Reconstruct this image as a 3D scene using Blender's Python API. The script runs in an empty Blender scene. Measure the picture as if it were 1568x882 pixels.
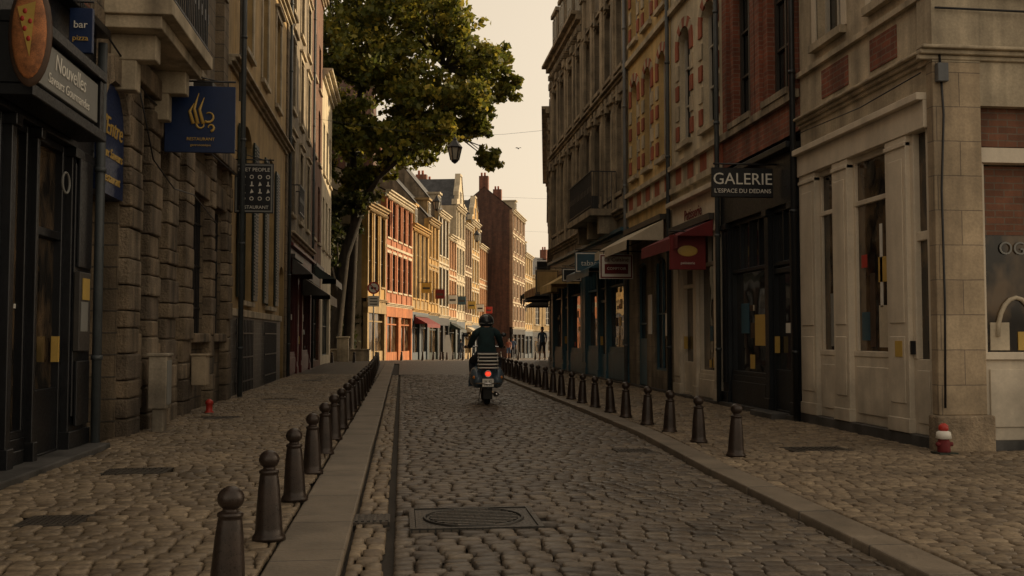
import bpy, bmesh, math, random
import numpy as np
from mathutils import Vector, Matrix
random.seed(7); rng=np.random.default_rng(7)
R=random.uniform
scene=bpy.context.scene
rad=math.radians
def gz(y):
    return 0.0 if y<50 else -0.02*(min(y,125)-50)

# ------------------------------------------------------------------ materials
def mixn(nt,bt,fac,a,b):
    n=nt.nodes.new('ShaderNodeMix'); n.data_type='RGBA'; n.blend_type=bt
    for i,v in ((0,fac),(6,a),(7,b)):
        if v is None: continue
        if hasattr(v,'links'): nt.links.new(v,n.inputs[i])
        else: n.inputs[i].default_value=v if i==0 else (tuple(v)+(1,))[:4]
    return n.outputs[2]
def ramp(nt,src,lo,hi,p0=.3,p1=.7):
    n=nt.nodes.new('ShaderNodeMapRange'); nt.links.new(src,n.inputs[0])
    n.inputs[1].default_value=p0;n.inputs[2].default_value=p1;n.inputs[3].default_value=lo;n.inputs[4].default_value=hi
    return n.outputs[0]
def noise(nt,vec,scale,detail=3,mapscale=None,rough=.6):
    n=nt.nodes.new('ShaderNodeTexNoise'); n.inputs['Scale'].default_value=scale; n.inputs['Detail'].default_value=detail
    n.inputs['Roughness'].default_value=rough
    if mapscale:
        m=nt.nodes.new('ShaderNodeMapping'); m.inputs['Scale'].default_value=mapscale; nt.links.new(vec,m.inputs[0]); vec=m.outputs[0]
    nt.links.new(vec,n.inputs[0]); return n.outputs[0]
def M(name,col,rough=.8,var=.2,scale=2.5,bump=.3,bdist=.01,metal=0,kind='plain',col2=None,mortar=(.3,.27,.22),bw=.22,bh=.075,ms=.008,
      streak=True,grime=False,emit=None,spec=None):
    m=bpy.data.materials.new(name); m.use_nodes=True; nt=m.node_tree; b=nt.nodes['Principled BSDF']
    tc=nt.nodes.new('ShaderNodeTexCoord'); ob=tc.outputs['Object']
    hts=[]
    if kind=='brick':
        mp=nt.nodes.new('ShaderNodeVectorMath'); mp.operation='ADD'; nt.links.new(tc.outputs['UV'],mp.inputs[0])
        w=nt.nodes.new('ShaderNodeTexNoise'); w.inputs['Scale'].default_value=6; w.inputs['Detail'].default_value=1; nt.links.new(ob,w.inputs[0])
        sc=nt.nodes.new('ShaderNodeVectorMath'); sc.operation='SCALE'; sc.inputs['Scale'].default_value=ms*1.3; nt.links.new(w.outputs[1],sc.inputs[0]); nt.links.new(sc.outputs[0],mp.inputs[1])
        br=nt.nodes.new('ShaderNodeTexBrick'); nt.links.new(mp.outputs[0],br.inputs[0])
        c2=col2 or tuple(x*.72 for x in col)
        br.inputs['Color1'].default_value=(*col,1); br.inputs['Color2'].default_value=(*c2,1); br.inputs['Mortar'].default_value=(*mortar,1)
        br.inputs['Scale'].default_value=1; br.inputs['Mortar Size'].default_value=ms; br.inputs['Mortar Smooth'].default_value=.3
        br.inputs['Brick Width'].default_value=bw; br.inputs['Row Height'].default_value=bh
        c=br.outputs[0]; hts.append(br.outputs[1])
    else:
        c=mixn(nt,'MIX',0,col,col)
    n1=noise(nt,ob,scale); c=mixn(nt,'MULTIPLY',1,c,ramp(nt,n1,1-var,1+var*.8))
    n2=noise(nt,ob,scale*14,3); c=mixn(nt,'MULTIPLY',1,c,ramp(nt,n2,1-var*.6,1+var*.5))
    if streak:
        n3=noise(nt,ob,1.0,4,(2.5,2.5,.22)); c=mixn(nt,'MULTIPLY',1,c,ramp(nt,n3,1-var*1.7,1.06,.35,.6))
    if grime:
        g=nt.nodes.new('ShaderNodeNewGeometry'); s=nt.nodes.new('ShaderNodeSeparateXYZ'); nt.links.new(g.outputs[0],s.inputs[0])
        a=nt.nodes.new('ShaderNodeMath'); a.operation='ADD'; nt.links.new(s.outputs[2],a.inputs[0]); nt.links.new(n1,a.inputs[1])
        c=mixn(nt,'MULTIPLY',1,c,ramp(nt,a.outputs[0],.5,1,.35,1.5))
    nt.links.new(c,b.inputs['Base Color'])
    nt.links.new(ramp(nt,n2,max(0.02,rough-.12),min(1,rough+.1)),b.inputs['Roughness'])
    b.inputs['Metallic'].default_value=metal
    if spec is not None: b.inputs['Specular IOR Level'].default_value=spec
    if bump>0:
        bp=nt.nodes.new('ShaderNodeBump'); bp.inputs['Strength'].default_value=bump; bp.inputs['Distance'].default_value=bdist
        h=n2
        if hts:
            mm=nt.nodes.new('ShaderNodeMath'); mm.operation='MULTIPLY_ADD'; nt.links.new(hts[0],mm.inputs[0]); mm.inputs[1].default_value=-1.2; nt.links.new(n2,mm.inputs[2]); h=mm.outputs[0]
        nt.links.new(h,bp.inputs['Height']); nt.links.new(bp.outputs[0],b.inputs['Normal'])
    if emit: b.inputs['Emission Color'].default_value=(*emit[:3],1); b.inputs['Emission Strength'].default_value=emit[3]
    return m
def glassmat(name,lo,hi,rough=.04,sc=1.3):
    m=bpy.data.materials.new(name); m.use_nodes=True; nt=m.node_tree; b=nt.nodes['Principled BSDF']
    tc=nt.nodes.new('ShaderNodeTexCoord'); n=noise(nt,tc.outputs['Object'],sc,3,(1,1,.6)); f=ramp(nt,n,0,1,.42,.62)
    c=mixn(nt,'MIX',f,lo,hi); nt.links.new(c,b.inputs['Base Color']); b.inputs['Roughness'].default_value=rough
    b.inputs['IOR'].default_value=1.55
    n2=noise(nt,tc.outputs['Object'],1.7,1); bp=nt.nodes.new('ShaderNodeBump'); bp.inputs['Strength'].default_value=.12; bp.inputs['Distance'].default_value=.05
    nt.links.new(n2,bp.inputs['Height']); nt.links.new(bp.outputs[0],b.inputs['Normal'])
    return m
PL=dict(streak=False,bump=0)
glass=glassmat('window_glass',(.008,.009,.010),(.025,.025,.024))
glass_shop=glassmat('shop_glass',(.012,.010,.008),(.12,.08,.045),.03,2.6)  # warm colour patches painted in for reflections and interior behind the glass
glass_curt=glassmat('curtained_glass',(.05,.046,.038),(.26,.23,.19),.08,.9)
m_slate=M('slate_roof',(.055,.055,.06),.6,.3,kind='brick',col2=(.04,.04,.045),mortar=(.02,.02,.02),bw=.25,bh=.18)
m_tile=M('clay_tiles',(.15,.065,.04),.8,.3,kind='brick',mortar=(.05,.03,.02),bw=.25,bh=.2)
m_iron=M('black_iron',(.015,.015,.017),.45,.3,streak=False,bump=.1)
m_zinc=M('zinc_pipe',(.16,.17,.18),.5,.25,bump=.1)
m_pipe_dk=M('dark_pipe',(.06,.07,.075),.5,.25,bump=.1)
m_black=M('black_shop_paint',(.010,.011,.014),.4,.3,bump=.1,grime=True)
m_navy=M('blue_black_paint',(.012,.016,.021),.42,.3,bump=.1,grime=True)
m_white=M('cream_shop_paint',(.66,.58,.46),.5,.10,bump=.1,grime=True)
m_stone_beige=M('beige_stone',(.45,.36,.25),.85,.2,kind='brick',col2=(.37,.29,.20),mortar=(.24,.195,.14),bw=.6,bh=.31,ms=.007,grime=True)
m_stone_lt=M('pale_stone',(.50,.42,.30),.85,.25,grime=True)
m_stone_grey=M('grey_stone',(.27,.22,.155),.85,.3,kind='brick',col2=(.22,.18,.13),mortar=(.14,.115,.09),bw=.7,bh=.34,ms=.006,grime=True)
m_stone_greyp=M('grey_stone_trim',(.33,.27,.19),.85,.35)
m_stone_warm=M('warm_stone',(.25,.19,.125),.9,.3,kind='brick',col2=(.18,.14,.095),mortar=(.11,.09,.07),bw=.42,bh=.26,ms=.012,grime=True,bump=.8,bdist=.02)
m_stone_blk=M('rough_stone_block',(.27,.205,.135),.9,.42,bump=1,bdist=.03,grime=True)
m_stone_blk2=M('rough_stone_block_pale',(.33,.26,.18),.9,.4,bump=1,bdist=.03,grime=True)
m_stone_blk3=M('rough_stone_block_dark',(.20,.155,.11),.9,.4,bump=1,bdist=.03,grime=True)
m_pierstone=M('corner_foot_stone',(.40,.31,.21),.9,.35,bump=.9,bdist=.02,grime=True)
m_base=M('bluestone_base',(.10,.095,.09),.7,.3,grime=True)
m_ochre=M('ochre_render',(.42,.29,.13),.85,.2,grime=True)
m_ochre2=M('yellow_render',(.58,.41,.18),.85,.18)
m_cream=M('cream_render',(.58,.50,.36),.85,.18)
m_beige=M('beige_render',(.40,.32,.22),.85,.2)
m_brick=M('red_brick',(.28,.085,.045),.85,.25,kind='brick',col2=(.18,.058,.034),mortar=(.22,.15,.11))
m_brickdk=M('brown_brick',(.11,.042,.026),.85,.25,kind='brick',col2=(.08,.033,.022),mortar=(.10,.07,.05))
m_redpaint=M('red_brick_paint',(.33,.09,.045),.8,.2)
m_frame=M('window_frame_white',(.45,.42,.36),.5,.1,**PL)
m_framedk=M('window_frame_dark',(.045,.04,.035),.5,.2,**PL)
m_green=M('dark_green_paint',(.016,.028,.022),.45,.25,bump=.1)
m_tealp=M('blue_teal_paint',(.035,.10,.14),.45,.2,bump=.1)
m_bluesign=M('navy_sign_paint',(.008,.024,.085),.4,.15,**PL)
m_gold=M('gold_lettering',(.55,.36,.09),.4,.1,**PL)
m_letter=M('white_lettering',(.72,.69,.62),.5,.05,**PL)
m_greyboard=M('grey_sign_board',(.22,.22,.205),.6,.1,**PL)
m_burg=M('burgundy_cloth',(.15,.014,.016),.8,.2,streak=False)
m_red=M('red_paint',(.42,.03,.02),.5,.1,**PL)
m_canvas=M('cream_canvas',(.50,.43,.32),.85,.15,streak=False)
m_yellow=M('yellow_sign_paint',(.5,.33,.07),.6,.1,**PL)
m_wood=M('brown_wood',(.09,.05,.03),.6,.3)

# ------------------------------------------------------------------ geometry helpers
class Part:
    def __init__(s,name,mat,bevel=0,smooth=False):
        s.name=name;s.mat=mat;s.v=[];s.f=[];s.uv=[];s.bevel=bevel;s.smooth=smooth
    def poly(s,pts,uvs=None):
        i=len(s.v); s.v+= [tuple(p) for p in pts]; s.f.append(tuple(range(i,i+len(pts))))
        s.uv+= uvs if uvs else [(p[0]+p[1],p[2]) for p in pts]
    def tube(s,pts,rs,seg=8,cap=True):
        pts=[Vector(p) for p in pts]; n=len(pts)
        if not hasattr(rs,'__len__'): rs=[rs]*n
        i0=len(s.v); prev=None
        for k,p in enumerate(pts):
            t=(pts[min(k+1,n-1)]-pts[max(k-1,0)]).normalized()
            if prev is None:
                a=Vector((0,0,1)) if abs(t.z)<.9 else Vector((1,0,0)); x=t.cross(a).normalized()
            else: x=(prev-t*prev.dot(t)).normalized()
            prev=x; y=t.cross(x)
            for j in range(seg):
                an=2*math.pi*j/seg; s.v.append(tuple(p+(x*math.cos(an)+y*math.sin(an))*rs[k]))
        for k in range(n-1):
            for j in range(seg):
                a=i0+k*seg+j;b=i0+k*seg+(j+1)%seg
                s.f.append((a,b,b+seg,a+seg)); s.uv+=[(j/seg,k),((j+1)/seg,k),((j+1)/seg,k+1),(j/seg,k+1)]
        if cap:
            s.f.append(tuple(i0+j for j in range(seg))); s.uv+=[(0,0)]*seg
            s.f.append(tuple(i0+(n-1)*seg+j for j in range(seg))); s.uv+=[(0,0)]*seg
    def lathe(s,prof,c=(0,0,0),seg=24):
        i0=len(s.v)
        for r,z in prof:
            for j in range(seg):
                a=2*math.pi*j/seg; s.v.append((c[0]+r*math.cos(a),c[1]+r*math.sin(a),c[2]+z))
        for k in range(len(prof)-1):
            for j in range(seg):
                a=i0+k*seg+j;b=i0+k*seg+(j+1)%seg
                s.f.append((a,b,b+seg,a+seg)); s.uv+=[(0,0)]*4
    def ell(s,c,r,seg=16,rings=10):
        i0=len(s.v)
        for k in range(rings+1):
            th=math.pi*k/rings
            for j in range(seg):
                a=2*math.pi*j/seg
                s.v.append((c[0]+r[0]*math.sin(th)*math.cos(a),c[1]+r[1]*math.sin(th)*math.sin(a),c[2]+r[2]*math.cos(th)))
        for k in range(rings):
            for j in range(seg):
                a=i0+k*seg+j;b=i0+k*seg+(j+1)%seg
                s.f.append((a,b,b+seg,a+seg)); s.uv+=[(0,0)]*4
    def wbox(s,x0,x1,y0,y1,z0,z1):
        F0.box(s,x0,x1,z0,z1,y0,y1)
    def torus(s,c,R0,r,axis='X',seg=28,s2=10):
        i0=len(s.v)
        for i in range(seg):
            a=2*math.pi*i/seg
            for j in range(s2):
                b=2*math.pi*j/s2; q=R0+r*math.cos(b); w=r*math.sin(b)
                if axis=='X': p=(c[0]+w,c[1]+q*math.cos(a),c[2]+q*math.sin(a))
                elif axis=='Y': p=(c[0]+q*math.cos(a),c[1]+w,c[2]+q*math.sin(a))
                else: p=(c[0]+q*math.cos(a),c[1]+q*math.sin(a),c[2]+w)
                s.v.append(p)
        for i in range(seg):
            for j in range(s2):
                a=i0+i*s2+j;b=i0+i*s2+(j+1)%s2;c2=i0+((i+1)%seg)*s2+(j+1)%s2;d=i0+((i+1)%seg)*s2+j
                s.f.append((a,b,c2,d)); s.uv+=[(0,0)]*4
    def mesh(s,off=Vector((0,0,0))):
        me=bpy.data.meshes.new(s.name); me.from_pydata([ (a-off.x,b-off.y,c-off.z) for a,b,c in s.v],[],s.f)
        uvl=me.uv_layers.new(name='UVMap'); uvl.data.foreach_set('uv',np.array(s.uv,dtype=np.float32).ravel())
        bm=bmesh.new(); bm.from_mesh(me); bmesh.ops.recalc_face_normals(bm,faces=bm.faces); bm.to_mesh(me); bm.free()
        if s.smooth: me.polygons.foreach_set('use_smooth',[True]*len(me.polygons))
        me.materials.append(s.mat); return me
class Fac:
    def __init__(s,O,ang,side):
        s.O=Vector((O[0],O[1],0)); a=rad(ang); s.u=Vector((math.sin(a),math.cos(a),0)); s.n=Vector((math.cos(a),-math.sin(a),0))*side
    def p(s,u,d,z): return s.O+s.u*u+s.n*d+Vector((0,0,z))
    def quad(s,pt,u0,u1,z0,z1,d):
        pt.poly([s.p(u0,d,z0),s.p(u1,d,z0),s.p(u1,d,z1),s.p(u0,d,z1)],[(u0,z0),(u1,z0),(u1,z1),(u0,z1)])
    def box(s,pt,u0,u1,z0,z1,d0,d1):
        i=len(pt.v)
        for d in (d0,d1):
            for (u,z) in ((u0,z0),(u1,z0),(u1,z1),(u0,z1)): pt.v.append(tuple(s.p(u,d,z)))
        def F(idx,uv): pt.f.append(tuple(i+k for k in idx)); pt.uv.extend(uv)
        q=[(u0,z0),(u1,z0),(u1,z1),(u0,z1)]
        F((0,1,2,3),q); F((4,5,6,7),q)
        F((0,1,5,4),[(u0,d0),(u1,d0),(u1,d1),(u0,d1)]); F((3,2,6,7),[(u0,d0),(u1,d0),(u1,d1),(u0,d1)])
        F((0,3,7,4),[(d0,z0),(d0,z1),(d1,z1),(d1,z0)]); F((1,2,6,5),[(d0,z0),(d0,z1),(d1,z1),(d1,z0)])
class _W(Fac):
    def __init__(s): s.O=Vector((0,0,0)); s.u=Vector((1,0,0)); s.n=Vector((0,1,0))
F0=_W()
class Obj:
    def __init__(s,name,loc=(0,0,0)):
        s.name=name; s.loc=Vector(loc); s.parts={}; s.extra=[]
    def part(s,name,mat,bevel=0,smooth=False):
        if name not in s.parts: s.parts[name]=Part(name,mat,bevel,smooth)
        return s.parts[name]
    def done(s,rotz=0):
        e=bpy.data.objects.new(s.name,None); scene.collection.objects.link(e); e.location=s.loc; e.empty_display_size=.3
        for k,p in s.parts.items():
            if not p.f: continue
            ob=bpy.data.objects.new(k,p.mesh(s.loc)); scene.collection.objects.link(ob); ob.parent=e
            if p.bevel:
                b=ob.modifiers.new('bevel','BEVEL'); b.width=p.bevel; b.segments=2 if p.bevel>.011 else 1; b.limit_method='ANGLE'
        for ob in s.extra:
            ob.parent=e; ob.location=ob.location-s.loc
        e.rotation_euler[2]=rotz
        s.e=e; return e
def text(B,name,body,size,o,n,mat,align='CENTER',ext=.004,shear=0):
    cu=bpy.data.curves.new(name,'FONT'); cu.body=body; cu.size=size; cu.extrude=ext; cu.align_x=align; cu.align_y='CENTER'; cu.shear=shear; cu.resolution_u=3
    t=bpy.data.objects.new('tmp',cu); scene.collection.objects.link(t); bpy.context.view_layer.update()
    me=bpy.data.meshes.new_from_object(t.evaluated_get(bpy.context.evaluated_depsgraph_get())); bpy.data.objects.remove(t)
    n=Vector(n).normalized(); up=Vector((0,0,1)); r=up.cross(n)
    mt=Matrix((( r.x,up.x,n.x,0),(r.y,up.y,n.y,0),(r.z,up.z,n.z,0),(0,0,0,1)))
    me.transform(mt); me.materials.clear(); me.materials.append(mat)
    ob=bpy.data.objects.new(name,me); scene.collection.objects.link(ob); ob.location=o; B.extra.append(ob)

def wall(B,F,u0,u1,z0,z1,ops,mat,name='wall',depth=.25,d=0):
    P=B.part(name,mat)
    us=sorted({u0,u1,*[o[0] for o in ops],*[o[1] for o in ops]}); zs=sorted({z0,z1,*[o[2] for o in ops],*[o[3] for o in ops]})
    us=[u for u in us if u0-1e-6<=u<=u1+1e-6]; zs=[z for z in zs if z0-1e-6<=z<=z1+1e-6]
    for a,b in zip(us,us[1:]):
        for c,e in zip(zs,zs[1:]):
            mu,mz=(a+b)/2,(c+e)/2
            if any(o[0]<mu<o[1] and o[2]<mz<o[3] for o in ops): continue
            F.quad(P,a,b,c,e,d)
    for o in ops:
        a,b,c,e=o[:4]; r=o[4] if len(o)>4 else 0
        for uu in (a,b): P.poly([F.p(uu,d,c),F.p(uu,d-depth,c),F.p(uu,d-depth,e-r),F.p(uu,d,e-r)],[(0,c),(depth,c),(depth,e-r),(0,e-r)])
        P.poly([F.p(a,d,c),F.p(b,d,c),F.p(b,d-depth,c),F.p(a,d-depth,c)])
        if r<=0: P.poly([F.p(a,d,e),F.p(b,d,e),F.p(b,d-depth,e),F.p(a,d-depth,e)])
        else:
            m=(a+b)/2; h=(b-a)/2; K=10
            arc=[(m-h*math.cos(math.pi*k/K),e-r+r*math.sin(math.pi*k/K)) for k in range(K+1)]
            for k in range(K):
                p,q=arc[k],arc[k+1]; cu=a if k<K/2 else b
                P.poly([F.p(cu,d,e),F.p(p[0],d,p[1]),F.p(q[0],d,q[1])],[(cu,e),p,q])
                P.poly([F.p(p[0],d,p[1]),F.p(q[0],d,q[1]),F.p(q[0],d-depth,q[1]),F.p(p[0],d-depth,p[1])])
    for uu in (u0,u1): P.poly([F.p(uu,d,z0),F.p(uu,d-.3,z0),F.p(uu,d-.3,z1),F.p(uu,d,z1)],[(0,z0),(.3,z0),(.3,z1),(0,z1)])
def archtrim(B,F,a,b,top,r,w,mats,d=.03,n=9):
    m=(a+b)/2;h=(b-a)/2
    for k in range(n):
        P=B.part('voussoirs_'+mats[k%len(mats)].name,mats[k%len(mats)])
        t0,t1=math.pi*k/n+.01,math.pi*(k+1)/n-.01
        i=[(m-h*math.cos(t),top-r+r*math.sin(t)) for t in (t0,t1)]; o=[(m-(h+w)*math.cos(t),top-r+(r+w)*math.sin(t)) for t in (t0,t1)]
        c=[i[0],i[1],o[1],o[0]]
        P.poly([F.p(x,d,z) for x,z in c],c)
        for q in range(4):
            x,y=c[q],c[(q+1)%4]; P.poly([F.p(x[0],d,x[1]),F.p(y[0],d,y[1]),F.p(y[0],-.01,y[1]),F.p(x[0],-.01,x[1])])
def window(B,F,u0,u1,z0,z1,cols=2,rows=3,frame=None,gl=None,d=-.15,fw=.055,sill=None,sur=None,sw=.14,curt=True,transom=None):
    frame=frame or m_frame
    if gl is None:
        gl=random.choice([glass,glass,glass_curt]) if curt else glass
    g=B.part('panes_'+gl.name,gl); F.quad(g,u0,u1,z0,z1,d-.03+R(-.003,.003))
    f=B.part('frames_'+frame.name,frame)
    F.box(f,u0,u0+fw,z0,z1,d-.02,d+.03);F.box(f,u1-fw,u1,z0,z1,d-.02,d+.03)
    F.box(f,u0+fw,u1-fw,z0,z0+fw,d-.02,d+.028);F.box(f,u0+fw,u1-fw,z1-fw,z1,d-.02,d+.028)
    for c in range(1,cols):
        x=u0+(u1-u0)*c/cols; F.box(f,x-.028,x+.028,z0+fw,z1-fw,d-.02,d+.025)
    for k in range(1,rows):
        z=z0+(z1-z0)*k/rows; F.box(f,u0+fw,u1-fw,z-.018,z+.018,d-.02,d+.02)
    if transom: F.box(f,u0+fw,u1-fw,transom-.04,transom+.04,d-.02,d+.032)
    if sill: F.box(B.part('sills',sill),u0-.1,u1+.1,z0-.1,z0,-.05,.09)
    if sur:
        s=B.part('surrounds',sur)
        F.box(s,u0-sw,u0,z0,z1,-.01,.035);F.box(s,u1,u1+sw,z0,z1,-.01,.035);F.box(s,u0-sw-.02,u1+sw+.02,z1,z1+sw*1.2,-.01,.045)
        F.box(s,u0-sw-.06,u1+sw+.06,z1+sw*1.2,z1+sw*1.2+.06,-.01,.12)
def cornice(B,F,u0,u1,z,mat,s=1.0,name='cornice',dent=False):
    P=B.part(name,mat,.008)
    F.box(P,u0,u1,z,z+.10*s,-.02,.07*s);F.box(P,u0,u1,z+.10*s,z+.2*s,-.02,.16*s);F.box(P,u0,u1,z+.2*s,z+.27*s,-.02,.26*s)
    if dent:
        u=u0+.1
        while u<u1-.1: F.box(P,u,u+.1,z-.12*s,z,-.02,.13*s); u+=.28
def body(B,F,u0,u1,H,mat,depth=9,z0=-2,roof=None,rh=3,name='side_walls'):
    P=B.part(name,mat); F.box(P,u0+.004,u1-.004,z0,H,-.3,-depth)
    if roof:
        Q=B.part('roof',roof); m=-depth/2
        e=.12
        Q.poly([F.p(u0,e,H+.03),F.p(u1,e,H+.03),F.p(u1,m,H+rh),F.p(u0,m,H+rh)],[(u0,0),(u1,0),(u1,5),(u0,5)])
        Q.poly([F.p(u0,-depth-.1,H),F.p(u1,-depth-.1,H),F.p(u1,m,H+rh),F.p(u0,m,H+rh)],[(u0,0),(u1,0),(u1,5),(u0,5)])
        for uu in (u0+.02,u1-.02): P.poly([F.p(uu,-.0,H),F.p(uu,-depth,H),F.p(uu,m,H+rh-.06)],[(0,H),(depth,H),(depth/2,H+rh)])
def shopfront(B,F,u0,segs,zt,mat,stall=.55,fascia=.5,gl=None,tr=None,proud=.05,back=-.06,fmat=None):
    P=B.part('shopfront_'+mat.name,mat,.006); u=u0; gl=gl or glass_shop; G=B.part('shop_panes_'+gl.name,gl)
    zf=zt-fascia
    for k,w in segs:
        a,b=u,u+w
        if k=='p':
            F.box(P,a,b,0,zf,back-.1,proud); F.box(P,a-.02,b+.02,0,.3,back-.1,proud+.025)
            if w>.2: F.box(P,a+.05,b-.05,.45,zf-.15,proud,proud+.02)
            F.box(P,a-.02,b+.02,zf-.1,zf-.002,back-.1,proud+.04)
        else:
            zb=stall if k=='w' else .08
            F.quad(G,a,b,zb,zf,back-.03)
            F.box(P,a,b,-.02,zb,back-.1,back+.06)
            if k=='w' and stall>.3: F.box(P,a+.08,b-.08,.12,stall-.1,back+.06,back+.085)
            if k=='d':
                F.box(P,a+.05,b-.05,.1,.75,back-.02,back+.03); F.box(B.part('door_handles',m_gold),b-.16,b-.13,1.0,1.25,back,back+.07)
                F.box(P,a,b,2.2,2.28,back-.05,back+.04)
            F.box(P,a,a+.06,zb,zf,back-.05,back+.045);F.box(P,b-.06,b,zb,zf,back-.05,back+.045)
            F.box(P,a+.06,b-.06,zf-.07,zf,back-.05,back+.045);F.box(P,a+.06,b-.06,zb,zb+.07,back-.05,back+.05)
            if k=='w' and w>.9:
                for i in range(int(w/.28)):
                    mt=random.choice([m_canvas,m_red,m_gold,m_letter,m_tealp,m_wood]); x=a+.12+R(0,w-.45); h=R(.08,.3); zz=stall+.12+random.choice([0,.5,.95])
                    F.box(B.part('displayed_goods_'+mt.name,mt),x,x+R(.08,.25),zz,zz+h,back-.03,back-.02+R(0,.006))
            if tr:
                F.box(P,a+.06,b-.06,tr-.03,tr+.03,back-.05,back+.04)
                n=max(1,int(w/.4))
                for i in range(1,n): x=a+w*i/n; F.box(P,x-.02,x+.02,tr+.03,zf-.07,back-.05,back+.035)
        u=b
    F.box(P,u0,u,zf,zt,back-.1,proud+.02); F.box(P,u0-.02,u+.02,zt,zt+.09,back-.1,proud+.16)
    if fmat: F.box(B.part('fascia_board',fmat),u0+.15,u-.15,zf+.08,zt-.08,proud+.02,proud+.045)
    return u
def awning(B,F,u0,u1,z,proj,drop,mat,val=.2,stripe=None,name='awning'):
    P=B.part(name,mat); n=max(1,int((u1-u0)/.2)) if stripe else 1
    for i in range(n):
        Q=P if (i%2==0 or not stripe) else B.part(name+'_stripes',stripe)
        a=u0+(u1-u0)*i/n;b=u0+(u1-u0)*(i+1)/n
        Q.poly([F.p(a,.1,z),F.p(b,.1,z),F.p(b,proj,z-drop),F.p(a,proj,z-drop)])
        Q.poly([F.p(a,proj,z-drop),F.p(b,proj,z-drop),F.p(b,proj+.01,z-drop-val),F.p(a,proj+.01,z-drop-val)])
    for a in (u0,u1): P.poly([F.p(a,.1,z),F.p(a,proj,z-drop),F.p(a,.1,z-drop)])
    F.box(B.part('awning_cassette',m_framedk),u0,u1,z,z+.12,.0,.18)
def pipe(B,F,u,z0,z1,mat=None,d=.1,r=.045):
    P=B.part('downpipe_'+(mat or m_pipe_dk).name,mat or m_pipe_dk,smooth=True)
    P.tube([F.p(u,d,z0),F.p(u,d,(z0+z1)/2),F.p(u,d,z1)],r,8)
    z=z0+.9
    while z<z1: P.tube([F.p(u,d,z),F.p(u,d,z+.05)],r+.012,8); z+=2.0
def railing(B,F,u0,u1,z0,h,d0,d1,name='iron_railing'):
    P=B.part(name,m_iron); dd=d1
    F.box(P,u0,u1,z0+h-.03,z0+h,dd-.015,dd+.02); F.box(P,u0,u1,z0+.06,z0+.09,dd-.012,dd+.012)
    u=u0
    while u<=u1+.001: F.box(P,u-.009,u+.009,z0,z0+h-.03,dd-.008,dd+.008); u+=.11
    u=u0+.055
    while u<u1: F.box(P,u-.03,u+.03,z0+h*.45,z0+h*.6,dd-.006,dd+.006); u+=.22
    for uu in (u0,u1):
        F.box(P,uu-.012,uu+.012,z0+h-.03,z0+h,d0,d1)
        d=d0
        while d<d1: F.box(P,uu-.008,uu+.008,z0,z0+h-.03,d-.008,d+.008); d+=.12
def shutters(B,F,u0,u1,z0,z1,w,mat):
    P=B.part('shutters',mat,.004)
    for a,b in ((u0-w-.02,u0-.02),(u1+.02,u1+w+.02)):
        F.box(P,a,b,z0,z1,.02,.06)
        z=z0+.12
        while z<z1-.1: F.box(P,a+.06,b-.06,z,z+.035,.06,.078); z+=.075

FR=Fac((5.65,0),0,-1); FL=Fac((-3.35,0),0,1)
# =================================================================== RIGHT SIDE
B=Obj('corner_shop_building',(5.65,10.07,0)); F=FR
ops=[(10.55,11.35,5.25,7.7),(12.15,12.95,5.25,7.7),(10.55,11.35,8.6,10.6),(12.15,12.95,8.6,10.6)]
wall(B,F,10.07,13.55,3.78,11.5,ops,m_stone_lt)
for o in ops: window(B,F,*o[:4],2,3,sill=m_stone_lt,gl=glass_curt); F.box(B.part('flat_surrounds',m_white),o[0]-.12,o[0],o[2],o[3],-.01,.025); F.box(B.part('flat_surrounds',m_white),o[1],o[1]+.12,o[2],o[3],-.01,.025); F.box(B.part('flat_surrounds',m_white),o[0]-.12,o[1]+.12,o[3],o[3]+.14,-.01,.03)
body(B,F,10.35,13.55,11.5,m_stone_beige,10,roof=m_slate)
cornice(B,F,10.07-.14,13.55,4.2,m_stone_lt,.5)
F.box(B.part('string_course',m_stone_lt),10.07,13.55,4.93,5.0,-.01,.06)
bp=B.part('brick_panels',m_brick)
for a,b in ((10.75,11.4),(12.0,12.8)): F.box(bp,a,b,4.46,4.84,-.01,.012)
cornice(B,F,10.07,13.55,11.3,m_stone_lt,1.3)
P=B.part('cream_shopfront',m_white,.006); G=B.part('shop_panes',glass_shop)
def pil(a,b,zt,d=.05):
    F.box(P,a,b,.18,zt,-.35,d); F.box(P,a+.07,b-.07,.5,1.25,d,d+.012); F.box(P,a+.07,b-.07,1.4,zt-.25,d,d+.012); F.box(P,a-.01,b+.01,.18,.34,-.3,d+.016)
    F.box(P,a,b,zt-.12,zt-.07,-.3,d+.02)
pil(13.0,13.52,3.5); pil(11.98,12.42,3.5,.06); pil(10.5,10.98,3.5,.06)
F.box(P,10.07,13.53,3.5,3.8,-.3,.075); F.box(P,10.07,13.53,3.8,3.88,-.3,.15)
for a,b in ((10.98,11.98),(12.42,13.0)):
    F.quad(G,a,b,1.0,3.5,-.06); F.box(P,a,b,.18,1.0,-.3,-.01); F.box(P,a+.1,b-.1,.3,.88,-.01,.008)
    F.box(P,a,b,1.0,1.07,-.22,.0); F.box(P,a,b,2.88,2.94,-.22,-.02); F.box(P,a,a+.06,1.07,3.5,-.22,-.025);F.box(P,b-.06,b,1.07,3.5,-.22,-.025);F.box(P,a,b,3.42,3.5,-.22,-.022)
for a,w,z,h,mt in ((11.1,.3,1.12,.5,m_canvas),(11.5,.12,1.12,.9,m_wood),(11.7,.14,2.1,.16,m_red),(11.2,.2,1.9,.3,m_gold),(12.55,.2,1.12,.7,m_greyboard),(11.65,.2,1.2,.35,m_tealp),(11.3,.06,1.6,1.0,m_letter)):
    F.box(B.part('displayed_goods_'+mt.name,mt),a,a+w,z,z+h,-.06,-.052)
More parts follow.
